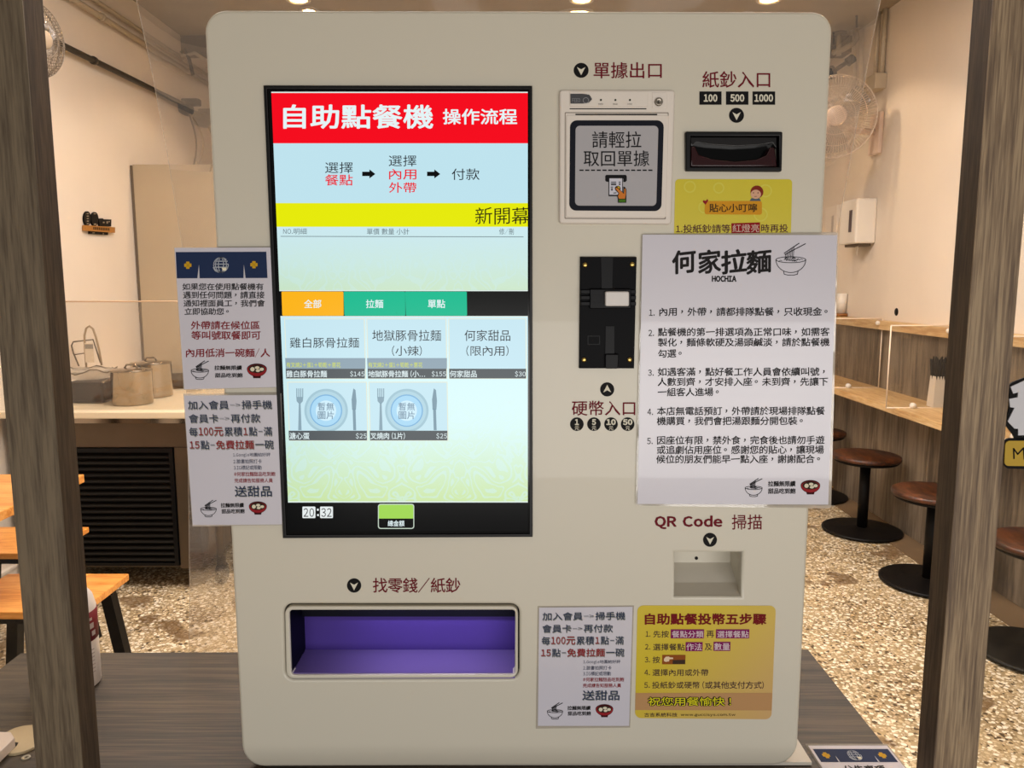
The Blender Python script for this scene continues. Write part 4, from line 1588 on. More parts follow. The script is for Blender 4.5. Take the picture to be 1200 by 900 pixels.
# ------------------------------------------------------------------ clear vinyl sheet hanging behind the table
L_ = [(120, -200), (160, 0), (176, 75), (195, 180), (212, 290), (215, 400), (219, 560), (222, 700), (223, 768)]
R_s = [(1080, -200), (1034, 0), (1021, 60), (1000, 167), (980, 267), (974, 400), (945, 560), (930, 700), (925, 768)]
V, Fc = [], []
NC = 44
rows = []
for i in range(len(L_) - 1):
    for k in range(4):
        t = k / 4
        rows.append((Vector(L_[i]).lerp(Vector(L_[i + 1]), t), Vector(R_s[i]).lerp(Vector(R_s[i + 1]), t)))
rows.append((Vector(L_[-1]), Vector(R_s[-1])))
for ri, (a, b) in enumerate(rows):
    for c_ in range(NC + 1):
        t = c_ / NC
        p = a.lerp(b, t)
        Y = 1.150 + 0.006 * math.sin(t * 21 + ri * .12) + 0.004 * math.sin(t * 47 - ri * .2) - 0.0
        w = py(p.x, p.y, 1.15)
        V.append((w.x, Y, w.z))
for r_ in range(len(rows) - 1):
    for c_ in range(NC):
        i = r_ * (NC + 1) + c_
        Fc.append((i, i + 1, i + NC + 2, i + NC + 1))
vf = obj('vinyl_curtain', V, Fc, M_film, None, smooth=True)
tag(vf, 'clear wrinkled vinyl sheet hanging behind the ordering kiosk', 'curtain')
for e_ in (0, NC):
    MB().tube([V[r_ * (NC + 1) + e_] for r_ in range(len(rows))], 0.0004, 5).build('hem', M_filme, vf)
zt_ = max(v[2] for v in V)
rod = MB().tube([(-1.0, 1.16, zt_), (1.0, 1.16, zt_)], 0.008, 10).build('curtain_rod', M_steel, vf)
hg = MB()
for x in (-0.6, 0.6):
    hg.tube([(x, 1.16, zt_), (x, 1.16, ZC - 0.001)], 0.003, 8)
hg.build('hanger_wire', M_steel, vf)

# ------------------------------------------------------------------ right side: stools at the bar
def bar_stool(x, y):
    e = empty('bar_stool', (x, y, 0))
    MB().lathe((x, y, 0), [(0.205, 0.0065), (0.213, 0.009), (0.213, 0.016), (0.20, 0.020), (0.05, 0.024), (0.034, 0.030)], 48).build('base', M_iron, e)
    MB().lathe((x, y, 0), [(0.028, 0.026), (0.028, 0.408)], 28).build('pole', M_iron, e)
    MB().lathe((x, y, 0), [(0.02, 0.402), (0.165, 0.406), (0.172, 0.412), (0.172, 0.420)], 40).build('seat_pan', M_iron, e)
    MB().lathe((x, y, 0), [(0.170, 0.4205), (0.181, 0.423), (0.183, 0.432), (0.181, 0.442), (0.174, 0.446), (0.0001, 0.447)], 48).build('seat', M_walnut, e)
    return e


STX = 1.945
s0 = bar_stool(1.985, 4.22)
tag(s0, 'round walnut bar stool fully in view between notice and right post', 'stool', 'round stools along the wall bar')
for (x, y, l) in ((1.985, 4.93, 'farthest round bar stool, mostly hidden by the large notice'), (1.955, 3.46, 'round bar stool half hidden behind the right post'),
                  (1.985, 2.76, 'nearest round bar stool, right of the right post')):
    o = dup(s0, (x, y, 0))
    o['label'] = l

# acrylic dividers on the bar
def divider(y, label, group='clear acrylic dividers on the wall bar', x0=1.985, x1=2.318):
    e = empty('acrylic_divider', (2.15, y, 0.74))
    tag(e, label, 'divider', group)
    zb, zt2 = 0.742, 1.178
    MB().box(x0, x1, y - 0.002, y + 0.002, zb, zt2).build('clear_sheet', M_acr, e)
    ed = MB()
    for a_, b_ in (((x0, zb), (x1, zb)), ((x1, zb), (x1, zt2)), ((x1, zt2), (x0, zt2)), ((x0, zt2), (x0, zb))):
        ed.tube([(a_[0], y, a_[1]), (b_[0], y, b_[1])], 0.0036, 6)
    ed.build('polished_edge', M_acre, e)
    MB().lathe((2.125, y - 0.004, zb + 0.012), [(0.0001, 0.012), (0.014, 0.012), (0.016, 0.0), (0.016, -0.006)][::-1], 16, 'Y').build('bolt_cap', M_white, e)
    MB().lathe((x1 - 0.03, y - 0.004, 1.150), [(0.0001, 0.012), (0.012, 0.012), (0.014, 0.0), (0.014, -0.006)][::-1], 16, 'Y').build('bolt_cap', M_white, e)
    return e


divider(4.03, 'clear acrylic divider on the bar, nearer one beside the right post')
divider(4.82, 'clear acrylic divider on the bar, farther one beside the large notice')
divider(3.2, 'clear acrylic divider on the bar behind the right post')
# chopstick holder
ch = empty('chopstick_holder', (2.215, 3.93, 0.741))
tag(ch, 'white holder full of black chopsticks on the bar behind the divider', 'chopstick holder')
c_ = (2.215, 3.93, 0.741)
c_ = (2.278, 4.08, 0.741)
ch.location = c_
ROOTS[ch.name] = Vector(c_)
hb = MB()
hv = []
for zz, s_ in ((0, .034), (.165, .027), (.165, .024), (.02, .029)):
    hv += [(c_[0] - s_, c_[1] - s_, c_[2] + zz), (c_[0] + s_, c_[1] - s_, c_[2] + zz), (c_[0] + s_, c_[1] + s_, c_[2] + zz), (c_[0] - s_, c_[1] + s_, c_[2] + zz)]
hf = []
for l_ in range(3):
    for k in range(4):
        k2 = (k + 1) % 4
        hf.append((l_ * 4 + k, l_ * 4 + k2, l_ * 4 + 4 + k2, l_ * 4 + 4 + k))
hf += [(3, 2, 1, 0), (12, 13, 14, 15)]
obj('holder_cup', hv, hf, M_white, ch)
rnd = random.Random(5)
for k in range(16):
    a_ = (k % 4 - 1.5) * 0.009
    b_ = (k // 4 - 1.5) * 0.010
    MB().tube([(c_[0] + a_, c_[1] + b_, c_[2] + 0.03), (c_[0] + a_ * 2.2 + rnd.uniform(-.004, .004), c_[1] + b_ * 2.2, c_[2] + 0.262 + rnd.uniform(-.01, .008))], 0.0042, 6).build('chopstick', M_iron, ch)
# cup on the ledge
cu = empty('ledge_cup', (2.30, 5.15, 1.166))
p_ = Vector((2.325, 5.45, 1.166))
cu.location = p_
ROOTS[cu.name] = p_
tag(cu, 'pale cup with brown saucer on the wall ledge beside the large notice', 'cup')
MB().lathe(p_, [(0.045, 0.0005), (0.045, 0.02), (0.0001, 0.02)], 24).build('saucer', mat('brown wood', '#8a5a2a', rough=0.5), cu)
MB().lathe(p_, [(0.028, 0.021), (0.036, 0.16), (0.034, 0.16), (0.026, 0.024), (0.0001, 0.024)], 24).build('cup_body', M_white, cu)
# hole in the wall
hl = MB().lathe((XR, 0, 0), [(0.0001, -0.002), (0.022, -0.002), (0.024, -0.0002)], 20, 'X')
hp = px_(1050.5, 365.5, XR)
hl.xform(Matrix.Translation((0, hp.y, hp.z)))
ho = hl.build('wall_grommet', M_iron)
tag(ho, 'small round black cable hole in the right wall above the ledge', 'cable hole')

# paper towel dispenser on the right wall
dz = empty('towel_dispenser', (XR, 5.0, 1.62))
tag(dz, 'white paper towel dispenser mounted on the right wall', 'dispenser')
pA, pB = px_(1029, 232, XR), px_(1024, 286, XR)
yc, z1_, z0_ = pA.y, pA.z, pB.z
MB().box(XR - 0.135, XR - 0.0005, yc, yc + 0.25, z0_ + 0.004, z1_, 0.014).build('dispenser_body', M_white, dz)
MB().box(XR - 0.1375, XR - 0.134, yc + 0.06, yc + 0.10, z0_ + 0.08, z1_ - 0.07).build('level_window', mat('smoky window', '#4a3a40', rough=0.3), dz)
MB().box(XR - 0.10, XR - 0.02, yc + 0.02, yc + 0.23, z0_ - 0.012, z0_ + 0.004).build('outlet', M_steel2, dz)
tw = MB()
tw.add([(XR - 0.085, yc + 0.06, z0_ - 0.012), (XR - 0.05, yc + 0.18, z0_ - 0.012), (XR - 0.055, yc + 0.14, z0_ - 0.075), (XR - 0.075, yc + 0.09, z0_ - 0.07),
        (XR - 0.080, yc + 0.065, z0_ - 0.012), (XR - 0.045, yc + 0.185, z0_ - 0.012), (XR - 0.050, yc + 0.145, z0_ - 0.075), (XR - 0.070, yc + 0.095, z0_ - 0.07)],
       [(0, 1, 2, 3), (7, 6, 5, 4), (0, 4, 5, 1), (1, 5, 6, 2), (2, 6, 7, 3), (3, 7, 4, 0)])
tw.build('paper_towel', mat('towel paper', '#f2e8da', rough=0.9), dz)

# conduits and junction box on the right wall
cd = empty('junction_box', (XR, 5.0, 2.5))
tag(cd, 'cream junction box with two conduits running up the right wall', 'junction box')
jb0, jb1 = px_(1040, 85, XR), px_(1037, 104, XR)
MB().box(XR - 0.075, XR - 0.0005, jb0.y - 0.0, jb0.y + 0.13, jb1.z, jb0.z, 0.006).build('box_body', mat('conduit cream', '#c9baa2', rough=0.5), cd)
for dy in (0.03, 0.09):
    MB().tube([(XR - 0.022 - 0.012 * (dy > .05), jb0.y + dy, jb0.z - 0.002), (XR - 0.022 - 0.012 * (dy > .05), jb0.y + dy, ZC - 0.001)], 0.014, 12).build('conduit', MATS['conduit cream'], cd)
MB().tube([(XR - 0.06, jb0.y + 0.128, jb1.z + 0.05), (XR - 0.06, jb0.y + 0.19, jb1.z + 0.05)], 0.012, 10).build('gland', MATS['conduit cream'], cd)


# wall fans
def fan(loc, face, R, mcage, mblade, mhub, label, bracket_to, nw=84):
    """face: direction the fan looks"""
    e = empty('wall_fan', loc)
    tag(e, label, 'fan')
    d = Vector(face).normalized()
    q_ = Vector((0, -1, 0)).rotation_difference(d).to_matrix().to_4x4()
    M = Matrix.Translation(loc) @ q_
    cg = MB()
    for rad, off in ((R, 0.0), (R * .985, -0.03), (R * .985, 0.03), (R * .72, -0.062), (R * .45, -0.075), (R * .72, 0.055), (R * .45, 0.065)):
        cg.tube([(rad * math.cos(a), off, rad * math.sin(a)) for a in [2 * math.pi * k / 48 for k in range(48)]], 0.0045 if rad == R else 0.0022, 5, closed=True)
    for k in range(nw):
        a = 2 * math.pi * k / nw
        ca, sa = math.cos(a), math.sin(a)
        for sgn, dp in ((-1, .078), (1, .068)):
            pts = [(R * .22, sgn * dp), (R * .45, sgn * dp * .97), (R * .72, sgn * dp * .82), (R * .985, sgn * 0.03), (R, 0)]
            cg.tube([(r_ * ca, o_, r_ * sa) for r_, o_ in pts], 0.0017, 3)
    cg.xform(M).build('cage', mcage, e)
    MB().lathe((0, 0, 0), [(0.0001, 0.088), (R * .2, 0.086), (R * .25, 0.078), (R * .25, 0.070)][::-1], 24, 'Y').xform(M).build('front_badge', mhub, e)
    for k in range(3):
        a0_ = 2 * math.pi * k / 3 + .4
        v_, f_ = [], []
        for i in range(7):
            t = i / 6
            r_ = R * (.16 + .72 * t)
            for j in range(7):
                s_ = j / 6 - .5
                wd = 1.15 * math.sin(math.pi * (0.28 + .55 * t))
                a_ = a0_ + s_ * wd + .3 * t
                v_.append((r_ * math.cos(a_), 0.025 * s_ * 1.6 + .004, r_ * math.sin(a_)))
        n_ = len(v_)
        v_ += [(x, y + .0025, z_) for x, y, z_ in v_]
        for i in range(6):
            for j in range(6):
                q4 = (i * 7 + j, i * 7 + j + 1, i * 7 + j + 8, i * 7 + j + 7)
                f_.append(q4)
                f_.append(tuple(x + n_ for x in q4[::-1]))
        MB().add(v_, f_, True).xform(M).build('blade', mblade, e)
    MB().lathe((0, 0, 0), [(R * .17, 0.02), (R * .19, -0.02), (R * .27, -0.06), (R * .27, -0.14), (R * .18, -0.17)], 24, 'Y').xform(M).build('motor_housing', mhub, e)
    back = M @ Vector((0, 0.13, 0))
    b_ = Vector(bracket_to)
    MB().tube([back, (back + b_) / 2 + Vector((0, 0, -.03)), b_], 0.02, 10).build('bracket_arm', mhub, e)
    sx = 0.03 if b_.x < 0 else -0.03
    xs = sorted((b_.x, b_.x + sx))
    MB().box(xs[0], xs[1], b_.y - 0.07, b_.y + 0.07, b_.z - 0.14, b_.z + 0.12, 0.01).build('wall_plate', mhub, e)
    return e


M_cage = mat('white wire', '#dccab8', rough=0.4)
M_bl = film_mat('smoky clear blade', (0.80, 0.74, 0.68), transp=1.0, gloss=0.12, milk=0.25)
fc_ = py(978, 137, 4.95)
fan(tuple(fc_), (-.25, -1, -.1), 0.245, M_cage, M_bl, mat('warm white fan plastic', '#e6cdbb', rough=0.4), 'white caged fan on the right wall beside the kiosk', (XR - 0.001, 5.12, 2.36))
MB().box(0, 0, 0, 0, 0, 0)
fc_ = px_(35, 46, -2.02)
fan(tuple(fc_), (1.0, -.25, -.1), 0.152, mat('grey wire', '#8f8375', rough=0.4, metal=.3), M_bl, mat('grey fan plastic', '#a59683', rough=0.5), 'grey caged fan high on the left wall beside the left post', (XL + 0.001, fc_.y + .18, fc_.z - 0.02), nw=64)

# ------------------------------------------------------------------ pipes and rail on the left wall
def wall_run(name, pts, r, m, label, cat, clamps=(), grp=None):
    e = empty(name, pts[0])
    tag(e, label, cat, grp)
    MB().tube(pts, r, 10).build('pipe_run', m, e)
    for t in clamps:
        a, b = Vector(pts[0]), Vector(pts[-1])
        p = a.lerp(b, t)
        d = (b - a).normalized() * 0.012
        MB().tube([p - d, p + d], r * 1.35, 12).build('clamp', m, e)
    return e


M_pipe = mat('painted pipe', '#b3a48e', rough=0.5)
wall_run('conduit_pipe', [(XL + 0.03, 2.2, 2.835), (XL + 0.03, 6.5, 2.875)], 0.017, M_pipe, 'lower of two painted pipes along the top of the left wall', 'pipe', (.53, .8), 'pipes along the left wall')
wall_run('conduit_pipe', [(XL + 0.03, 2.2, 2.915), (XL + 0.03, 6.5, 2.935)], 0.013, M_pipe, 'upper of two painted pipes along the top of the left wall', 'pipe', (.5, .78), 'pipes along the left wall')
r0, r1 = px_(55, 44, XL + 0.04), px_(214, 122, XL + 0.04)
rl = wall_run('wall_rail', [tuple(r0 + (r0 - r1) * .3), tuple(r1)], 0.016, mat('dark bronze tube', '#3a332a', rough=0.45), 'dark tube fixed along the left wall below the pipes', 'tube', (.44,))
pg = empty('cable_plug', tuple(r1))
tag(pg, 'black plug with two hanging cables at the end of the wall tube', 'plug')
MB().lathe((0, 0, 0), [(0.02, -.05), (0.045, -.03), (0.045, .03), (0.02, .05)], 16, 'Y').xform(Matrix.Translation(r1 + Vector((0.0, .05, -.02)))).build('plug_body', M_iron, pg)
MB().box(r1.x - 0.02, r1.x + 0.10, r1.y + 0.02, r1.y + 0.08, r1.z + 0.0, r1.z + 0.045, 0.008).build('socket', M_iron, pg)
for s_, m_ in ((0.05, mat('grey cable', '#6a5f52', rough=.6)), (0.10, mat('cream cable', '#b3a188', rough=.6))):
    pts = []
    for k in range(13):
        t = k / 12
        pts.append((r1.x + 0.01 + s_ * math.sin(t * 3.3), r1.y + 0.05, r1.z - 0.03 - 0.46 * t))
    MB().tube(pts, 0.006, 6).build('cable', m_, pg)
# hoses near the ceiling, behind the vinyl
hs = empty('ceiling_hose', (-2.1, 5.5, 2.9))
tag(hs, 'curved dark hoses hanging under the ceiling behind the vinyl sheet', 'hose')
for (uu, vv) in (([212, 216, 222, 226], [62, 58, 70, 88]), ([200, 214, 228, 240], [60, 66, 62, 70])):
    MB().tube([tuple(py(u, v, 5.5)) for u, v in zip(uu, vv)], 0.012, 8).build('hose', M_iron if vv[0] == 62 else M_pipe, hs)

# ------------------------------------------------------------------ fittings at the back right, behind the fan
cm = empty('ceiling_camera', tuple(py(997, 5, 5.2)))
tag(cm, 'small black ceiling camera with drooping cable above the fan', 'camera')
p_ = py(997, 6, 5.2)
MB().box(p_.x - 0.035, p_.x + 0.035, p_.y - 0.04, p_.y + 0.04, p_.z - 0.03, p_.z + 0.03, 0.01).build('camera_body', M_iron, cm)
MB().tube([(p_.x, p_.y, p_.z + 0.03), (p_.x, p_.y, max(ZC - 0.001, p_.z + .031))], 0.01, 8).build('stem', M_iron, cm)
MB().tube([tuple(py(1002, 10, 5.2)), tuple(py(1004, 20, 5.2)), tuple(py(1004, 32, 5.2))], 0.007, 6).build('cable', M_iron, cm)
vp = empty('valve_pipe', tuple(py(984, 60, 5.4)))
tag(vp, 'cream pipe with grey tap handle below the ceiling above the fan', 'pipe')
MB().tube([tuple(py(u, v, 5.4)) for u, v in ((976, 62), (988, 58), (1000, 51), (1004, 45), (1003, 35))], 0.018, 10).build('pipe_run', M_pipe, vp)
MB().tube([tuple(py(983, 65, 5.4)), tuple(py(983, 41, 5.4))], 0.016, 10).build('valve_stem', M_pipe, vp)
MB().lathe(tuple(py(984, 39, 5.4)), [(0.02, -.012), (0.045, -.008), (0.045, .006), (0.02, .012)], 20).build('tap_handle', M_steel2, vp)
sl = empty('spot_lamp', tuple(py(985, 80, 5.0)))
tag(sl, 'black adjustable spot lamp on a short arm just above the fan', 'lamp')
MB().tube([tuple(py(968, 88, 5.0)), tuple(py(977, 84, 5.0))], 0.04, 12).build('lamp_head', M_iron, sl)
MB().tube([tuple(py(976, 84, 5.0)), tuple(py(994, 72, 5.0))], 0.013, 8).build('arm', M_iron, sl)
MB().tube([tuple(py(993, 73, 5.0)), tuple(py(1000, 68, 5.0))], 0.028, 10).build('joint', M_iron, sl)

# ------------------------------------------------------------------ kitchen at the left
kc = empty('kitchen_counter', (-1.7, 3.9, 0))
tag(kc, 'stainless kitchen counter fridge with louvred black grille at left', 'counter')
YF = 3.40
xr = -1.425
MB().box(XL + 0.04, xr, YF + 0.02, 4.6, 0.095, 0.775).build('body', M_steel2, kc)
MB().box(XL + 0.04, xr, YF, YF + 0.02, 0.665, 0.775, 0.002).build('door_rail', M_steel2, kc)
MB().box(xr - 0.10, xr, YF, YF + 0.02, 0.095, 0.663, 0.002).build('corner_stile', M_steel2, kc)
gx0, gx1 = XL + 0.05, xr - 0.105
MB().box(gx0, gx1, YF + 0.014, YF + 0.019, 0.11, 0.660).build('grille_backing', M_k, kc)
fr = MB()
fr.box(gx1 - 0.018, gx1, YF - 0.006, YF + 0.014, 0.11, 0.660)
fr.box(gx0, gx1 - 0.018, YF - 0.006, YF + 0.014, 0.642, 0.660)
fr.box(gx0, gx1 - 0.018, YF - 0.006, YF + 0.014, 0.11, 0.124)
fr.build('grille_frame', M_black, kc)
for k in range(18):
    z_ = 0.132 + k * 0.0284
    V = [(x, y, zz) for x in (gx0, gx1 - 0.02) for (y, zz) in ((YF - 0.004, z_), (YF - 0.004, z_ + 0.004), (YF + 0.013, z_ + 0.020), (YF + 0.013, z_ + 0.016))]
    obj('slat', V, [(0, 1, 2, 3), (7, 6, 5, 4), (0, 4, 5, 1), (1, 5, 6, 2), (2, 6, 7, 3), (3, 7, 4, 0)], mat('slat black', '#0e0b08', rough=0.4, spec=0.25), kc)
MB().box(XL + 0.002, -1.02, YF - 0.04, 4.6, 0.802, 0.832, 0.004).build('worktop', mat('white worktop', '#e6d6b8', rough=0.35), kc)
MB().box(XL + 0.04, -1.02, YF - 0.01, 4.58, 0.776, 0.801).build('worktop_skirt', M_steel, kc)
MB().tube([(-1.06, YF + .04, 0.776), (-1.06, YF + .04, 0.0)], 0.02, 12).build('leg', M_steel2, kc)
MB().tube([(-1.36, YF + .06, 0.776), (-1.36, YF + .06, 0.09)], 0.02, 12).build('leg', M_steel2, kc)
for x in (-1.36,):
    MB().lathe((x, YF + .06, 0.052), [(0.0001, -.018), (0.045, -.018), (0.05, -.01), (0.05, .01), (0.045, .018), (0.0001, .018)], 20, 'X').build('caster_wheel', M_iron, kc)
# clear guard standing on the counter
gd = empty('sneeze_guard', (-1.6, YF + .03, 0.832))
tag(gd, 'clear acrylic guard standing along the kitchen counter front edge', 'guard')
MB().box(XL + 0.03, -1.03, YF + 0.02, YF + 0.025, 0.833, 1.318).build('clear_sheet', M_acr, gd)
ed = MB()
ed.tube([(XL + 0.03, YF + .0225, 1.318), (-1.03, YF + .0225, 1.318)], 0.0035, 6)
ed.build('polished_edge', mat('tan acrylic edge', '#c4a98a', rough=.4), gd)


def pot(x, y, r, h, label):
    e = empty('stock_pot', (x, y, 0.833))
    tag(e, label, 'pot', 'stainless stock pots on the kitchen counter')
    MB().lathe((x, y, 0.833), [(r * .97, 0.001), (r, 0.006), (r, h), (r * 1.03, h + .003), (r * .97, h + .003)], 40).build('pot_body', M_steel, e)
    MB().lathe((x, y, 0.833), [(r * 1.02, h + .004), (r * 1.0, h + .009), (r * .5, h + .014), (0.0001, h + .016)], 40).build('lid', M_steel, e)
    MB().tube([(x - .03, y, 0.833 + h + .014), (x - .02, y, 0.833 + h + .03), (x + .02, y, 0.833 + h + .03), (x + .03, y, 0.833 + h + .014)], 0.005, 8).build('lid_handle', M_steel, e)
    MB().tube([(x - r * 1.0, y - .03, 0.833 + h * .78), (x - r * 1.25, y - .05, 0.833 + h * .7), (x - r * 1.25, y + .03, 0.833 + h * .7), (x - r * 1.0, y + .03, 0.833 + h * .78)], 0.004, 8).build('side_handle', M_steel, e)
    return e


pa = py(149, 478, 3.56)
pot(pa.x + .01, 3.60, 0.090, 0.155, 'shiny steel pot with lid, the front one on the kitchen counter')
pb = py(175, 470, 3.82)
pot(pb.x + .01, 3.84, 0.095, 0.165, 'steel pot with lid behind the front pot, closer to the notices')
# black induction box and wok tray left of the pots
kb = empty('counter_cooker', (py(106, 478, 3.62).x, 3.68, 0.833))
tag(kb, 'black box-shaped cooker left of the steel pots', 'cooker')
kx = py(106, 478, 3.62).x
MB().box(kx - 0.10, kx + 0.075, 3.60, 3.80, 0.834, 0.934, 0.012).build('cooker_body', M_black, kb)
MB().box(kx - 0.17, kx - 0.102, 3.58, 3.74, 0.834, 0.915, 0.010).build('side_box', mat('dark brown plastic', '#2c211b', rough=.45), kb)
tr = empty('glass_tray', (kx, 3.70, 0.937))
tag(tr, 'crumpled clear tray resting on top of the black cooker', 'tray')
tv = []
tf = []
N_ = 24
for rr_, zz in ((0.05, 0.005), (0.08, 0.006), (0.118, 0.046), (0.122, 0.048), (0.116, 0.052)):
    for k in range(N_):
        a_ = 2 * math.pi * k / N_
        w_ = 1 + .08 * math.sin(3 * a_) + .05 * math.sin(7 * a_)
        tv.append((kx - 0.045 + rr_ * w_ * math.cos(a_), 3.70 + rr_ * .8 * w_ * math.sin(a_), 0.934 + zz + (.012 * math.sin(5 * a_) if rr_ > .12 else 0)))
for l_ in range(4):
    for k in range(N_):
        k2 = (k + 1) % N_
        tf.append((l_ * N_ + k, l_ * N_ + k2, (l_ + 1) * N_ + k2, (l_ + 1) * N_ + k))
tf.append(tuple(range(N_ - 1, -1, -1)))
obj('tray_bowl', tv, tf, film_mat('cloudy plastic', (0.85, 0.8, 0.72), transp=1, gloss=.15, milk=.45), tr, smooth=True)
rim_pts = tv[3 * N_:4 * N_]
MB().tube(rim_pts, 0.003, 6, closed=True).build('tray_rim', M_steel2, tr)
# wire stand with the looped handle and tag behind
ws = empty('wire_stand', (kx, 3.98, 0.833))
tag(ws, 'wire rack with a tall looped handle and small grey card behind the cooker', 'wire rack')
W3 = lambda x, y: tuple(py(60 + x / 6.924, 350 + y / 6.924, 3.98))
MB().tube([W3(*p) for p in ((285, 560), (275, 420), (270, 300), (285, 240), (310, 222), (340, 245), (365, 320), (390, 420), (410, 540))], 0.0055, 8).build('loop_handle', mat('tan wire', '#9a8260', rough=.4), ws)
MB().tube([W3(*p) for p in ((225, 548), (180, 440), (165, 380), (180, 350), (340, 332), (400, 520))], 0.004, 8).build('frame_wire', M_steel2, ws)
MB().tube([W3(*p) for p in ((185, 455), (285, 440))], 0.003, 6).build('frame_wire', M_steel2, ws)
ca, cb_ = Vector(W3(280, 360)), Vector(W3(360, 515))
MB().box(ca.x, cb_.x, 3.966, 3.970, cb_.z, ca.z).build('card', mat('pale card', '#d8c8b0', rough=.7), ws)
ca2, cb2 = Vector(W3(285, 368)), Vector(W3(354, 405))
MB().box(ca2.x, cb2.x, 3.9645, 3.966, cb2.z, ca2.z).build('card_print', mat('grey print', '#8b8377', rough=.7), ws)
MB().box(kx - .12, kx + .14, 3.93, 4.03, 0.8335, 0.8395).build('stand_base', M_steel2, ws)
for sx in (-.10, .12):
    MB().tube([(kx + sx, 3.98, 0.838), (kx + sx * .7, 3.98, W3(285, 555)[2])], 0.004, 6).build('stand_leg', M_steel2, ws)
bb_ = empty('metal_basin', (py(212, 445, 4.2).x, 4.2, 0.833))
tag(bb_, 'low steel basin at the back of the kitchen counter beside the notices', 'basin')
bxx = py(216, 445, 4.25).x
MB().lathe((bxx, 4.25, 0.833), [(0.10, 0.001), (0.17, 0.05), (0.18, 0.052), (0.165, 0.05), (0.09, 0.008), (0.0001, 0.008)], 32).build('basin_bowl', M_steel2, bb_)

# tall grey cabinet board behind the counter
fz = empty('tall_cabinet', (-1.7, 5.0, 0))
tag(fz, 'tall plain beige-grey cabinet standing behind the kitchen counter', 'cabinet')
fx0 = py(155, 193, 4.75).x
M_fr = mat('beige cabinet', '#b9a88e', rough=0.5, var=.05)
MB().box(fx0, -1.1, 4.75, 5.35, 0.05, 2.105, 0.004).build('cabinet_body', M_fr, fz)
MB().box(fx0 + 0.02, -1.12, 4.78, 5.33, 0.0, 0.05).build('plinth', M_iron, fz)
MB().box(fx0 - 0.016, fx0 - 0.001, 4.753, 4.80, 0.05, 2.10).build('shade_strip', mat('painted edge shade', '#6d5f50', rough=.7), fz)  # dark strip standing in for the shadow along the cabinet's left edge

# hanging wall sign with two oval medallions
SX = XL + 0.012
sg = empty('wall_sign', (XL, 4.35, 1.6))
tag(sg, 'small black and wood sign with two ovals on the left wall', 'sign')


class WallP:
    """left wall face; positions measured on an enlargement of the sign"""
    def __call__(s, x, y, h=0.0):
        p = px_(85 + x / 21.8, 240 + y / 21.8, XL)
        return (XL + h, p.y, p.z)


WP = WallP()


def wslab(name, loop, h0, h1, m, parent):
    n = len(loop)
    V = [WP(x, y, h0) for x, y in loop] + [WP(x, y, h1) for x, y in loop]
    t = fill([loop])
    fs = list(t) + [tuple(i + n for i in q_) for q_ in t]
    for k in range(n):
        k2 = (k + 1) % n
        fs.append((k, k2, n + k2, n + k))
    o = obj(name, V, fs, m, parent)
    bm = bmesh.new(); bm.from_mesh(o.data); bmesh.ops.recalc_face_normals(bm, faces=bm.faces); bm.to_mesh(o.data); bm.free()
    return o


wslab('medallion', circ(330, 350, 85, 28, 185), 0.002, 0.012, M_iron, sg)
wslab('medallion', circ(520, 365, 90, 28, 180), 0.002, 0.012, M_iron, sg)
wslab('name_plate', [(615, 350), (720, 345), (740, 370), (940, 375), (935, 555), (640, 545)], 0.002, 0.012, M_iron, sg)
wslab('wood_bar', [(228, 520), (250, 520), (990, 575), (990, 715), (228, 660)], 0.004, 0.022, mat('sign wood', '#a8702c', rough=.5), sg)
wslab('lower_plate', [(390, 672), (868, 700), (862, 772), (385, 745)], 0.002, 0.010, M_iron, sg)
sgi = ink('#9c8b74')
V, Fc = [], []
for k in range(5):
    for (x, y, w, hh) in ((330, 225 + k * 64, 26, 12),):
        n = len(V)
        V += [WP(x - w, y - hh, 0.0125), WP(x + w, y - hh, 0.0125), WP(x + w, y + hh, 0.0125), WP(x - w, y + hh, 0.0125)]
        Fc.append((n, n + 1, n + 2, n + 3))
for (x, y, w, hh) in ((510, 228, 30, 10), (520, 495, 34, 14), (740, 450, 22, 18), (830, 450, 18, 30), (880, 430, 14, 14), (730, 740, 12, 16), (480, 715, 30, 10)):
    n = len(V)
    V += [WP(x - w, y - hh, 0.0125), WP(x + w, y - hh, 0.0125), WP(x + w, y + hh, 0.0125), WP(x - w, y + hh, 0.0125)]
    Fc.append((n, n + 1, n + 2, n + 3))
obj('pale_marks', V, Fc, sgi, sg)['kind'] = 'stuff'
V, Fc = [], []
for k in range(12):
    x = 425 + k * 36
    y = 600 + (x - 425) * .07
    n = len(V)
    V += [WP(x, y - 35, 0.0225), WP(x + 22, y - 35, 0.0225), WP(x + 22, y + 35, 0.0225), WP(x, y + 35, 0.0225)]
    Fc.append((n, n + 1, n + 2, n + 3))
obj('bar_marks', V, Fc, M_iron, sg)['kind'] = 'stuff'

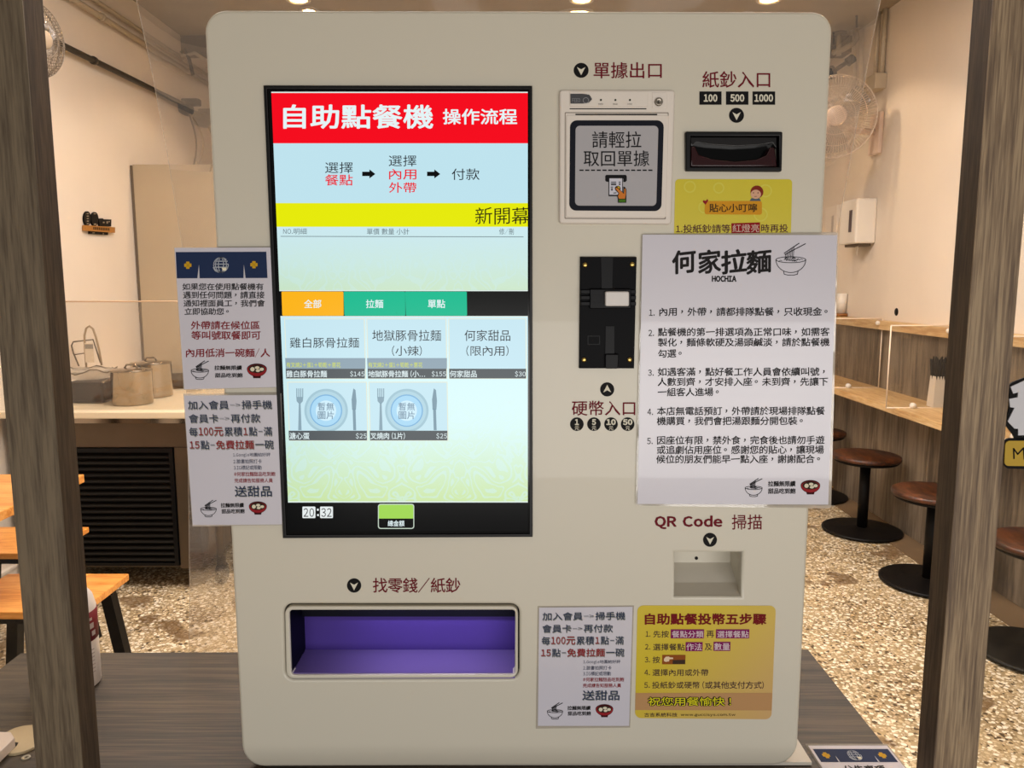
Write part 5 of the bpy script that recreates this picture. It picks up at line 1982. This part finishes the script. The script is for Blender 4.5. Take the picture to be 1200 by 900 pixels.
# ------------------------------------------------------------------ wooden table and stools at the left
def wood_stool(x0_, x1_, y0_, y1_):
    xm, ym = (x0_ + x1_) / 2, (y0_ + y1_) / 2
    e = empty('wooden_stool', (xm, ym, 0))
    MB().box(x0_, x1_, y0_, y1_, 0.428, 0.450, 0.003).build('seat', M_orange, e)
    fr = MB()
    fr.box(x0_ + .03, x1_ - .03, y0_ + .03, y0_ + .055, 0.400, 0.427)
    fr.box(x0_ + .03, x1_ - .03, y1_ - .055, y1_ - .03, 0.400, 0.427)
    fr.build('seat_frame', M_iron, e)
    for xa, sx in ((x0_ + .05, -1), (x1_ - .05, 1)):
        for ya, sy in ((y0_ + .043, -1), (y1_ - .043, 1)):
            w = .018
            V = [(xa + sx * .0 + a_, ya + b_, .4) for a_ in (-w, w) for b_ in (-w, w)] + [(xa + sx * .055 + a_, ya + sy * .02 + b_, .001) for a_ in (-w, w) for b_ in (-w, w)]
            obj('leg', V, [(0, 1, 3, 2), (4, 6, 7, 5), (0, 4, 5, 1), (1, 5, 7, 3), (3, 7, 6, 2), (2, 6, 4, 0)], M_iron, e)
    return e


w1 = wood_stool(-1.66, -1.262, 2.13, 2.43)
tag(w1, 'orange wooden stool with splayed black legs, nearest behind the left post', 'stool', 'wooden stools by the wooden table')
w2 = dup(w1, (-1.86, 2.77, 0))
w2['label'] = 'orange wooden stool with black legs, farther one beyond the wooden table'
wt = empty('dining_table', (-1.86, 2.27, 0))
tag(wt, 'orange wood dining table at the left wall behind the left post', 'table')
MB().box(-2.29, -1.465, 1.97, 2.57, 0.722, 0.750, 0.003).build('tabletop', M_orange, wt)
for x in (-2.24, -1.85):
    for y in (2.03, 2.51):
        MB().box(x - .02, x + .02, y - .02, y + .02, 0.001, 0.721).build('leg', M_iron, wt)

# ------------------------------------------------------------------ cut-out sign on the right pane
sw = empty('storefront_sign', (0.57, 0.80, 1.18))
tag(sw, 'cut-out sign with bold white character above yellow plate, right of the right post', 'sign')
SG = Plane(0.8055)


def c9(x, y):
    return (1165 + x / 6.914, 430 + y / 6.914)


slab('black_outline', [[c9(118, 140), c9(150, 118), c9(250, 80), c9(420, 60), c9(700, 90), c9(700, 560), c9(300, 590), c9(160, 580), c9(140, 540), c9(85, 470), c9(98, 400), c9(112, 330)]], SG, 0.0, 0.002, M_k, sw)
SG2 = Plane(0.8033)
slab('white_strokes', [[c9(128, 160), c9(250, 105), c9(420, 90), c9(640, 120), c9(640, 210), c9(480, 235), c9(470, 300), c9(640, 300), c9(640, 380), c9(480, 390), c9(480, 545), c9(300, 550), c9(190, 553), c9(190, 500), c9(160, 498), c9(105, 440), c9(160, 330), c9(125, 325), c9(118, 258), c9(185, 245), c9(190, 205), c9(150, 215)]], SG2, 0.0, 0.0012, mat('sign white', '#c6c6cc', rough=.5), sw)
SG3 = Plane(0.8033)
slab('yellow_plate', [rr([c9(75, 575), c9(560, 575), c9(560, 830), c9(72, 820)], 6, 4)], SG, 0.0, 0.002, M_k, sw)
slab('yellow_plate', [rr([c9(88, 597), c9(548, 597), c9(548, 805), c9(78, 800)], 5, 4)], SG3, 0.0, 0.0010, mat('sign yellow', '#b08f10', rough=.5), sw)
flat('lettering', ribbon([c9(155, 740), c9(152, 660), c9(185, 705), c9(232, 655), c9(238, 745)], 1.7), M_k, sw, SG3, 0.0013)
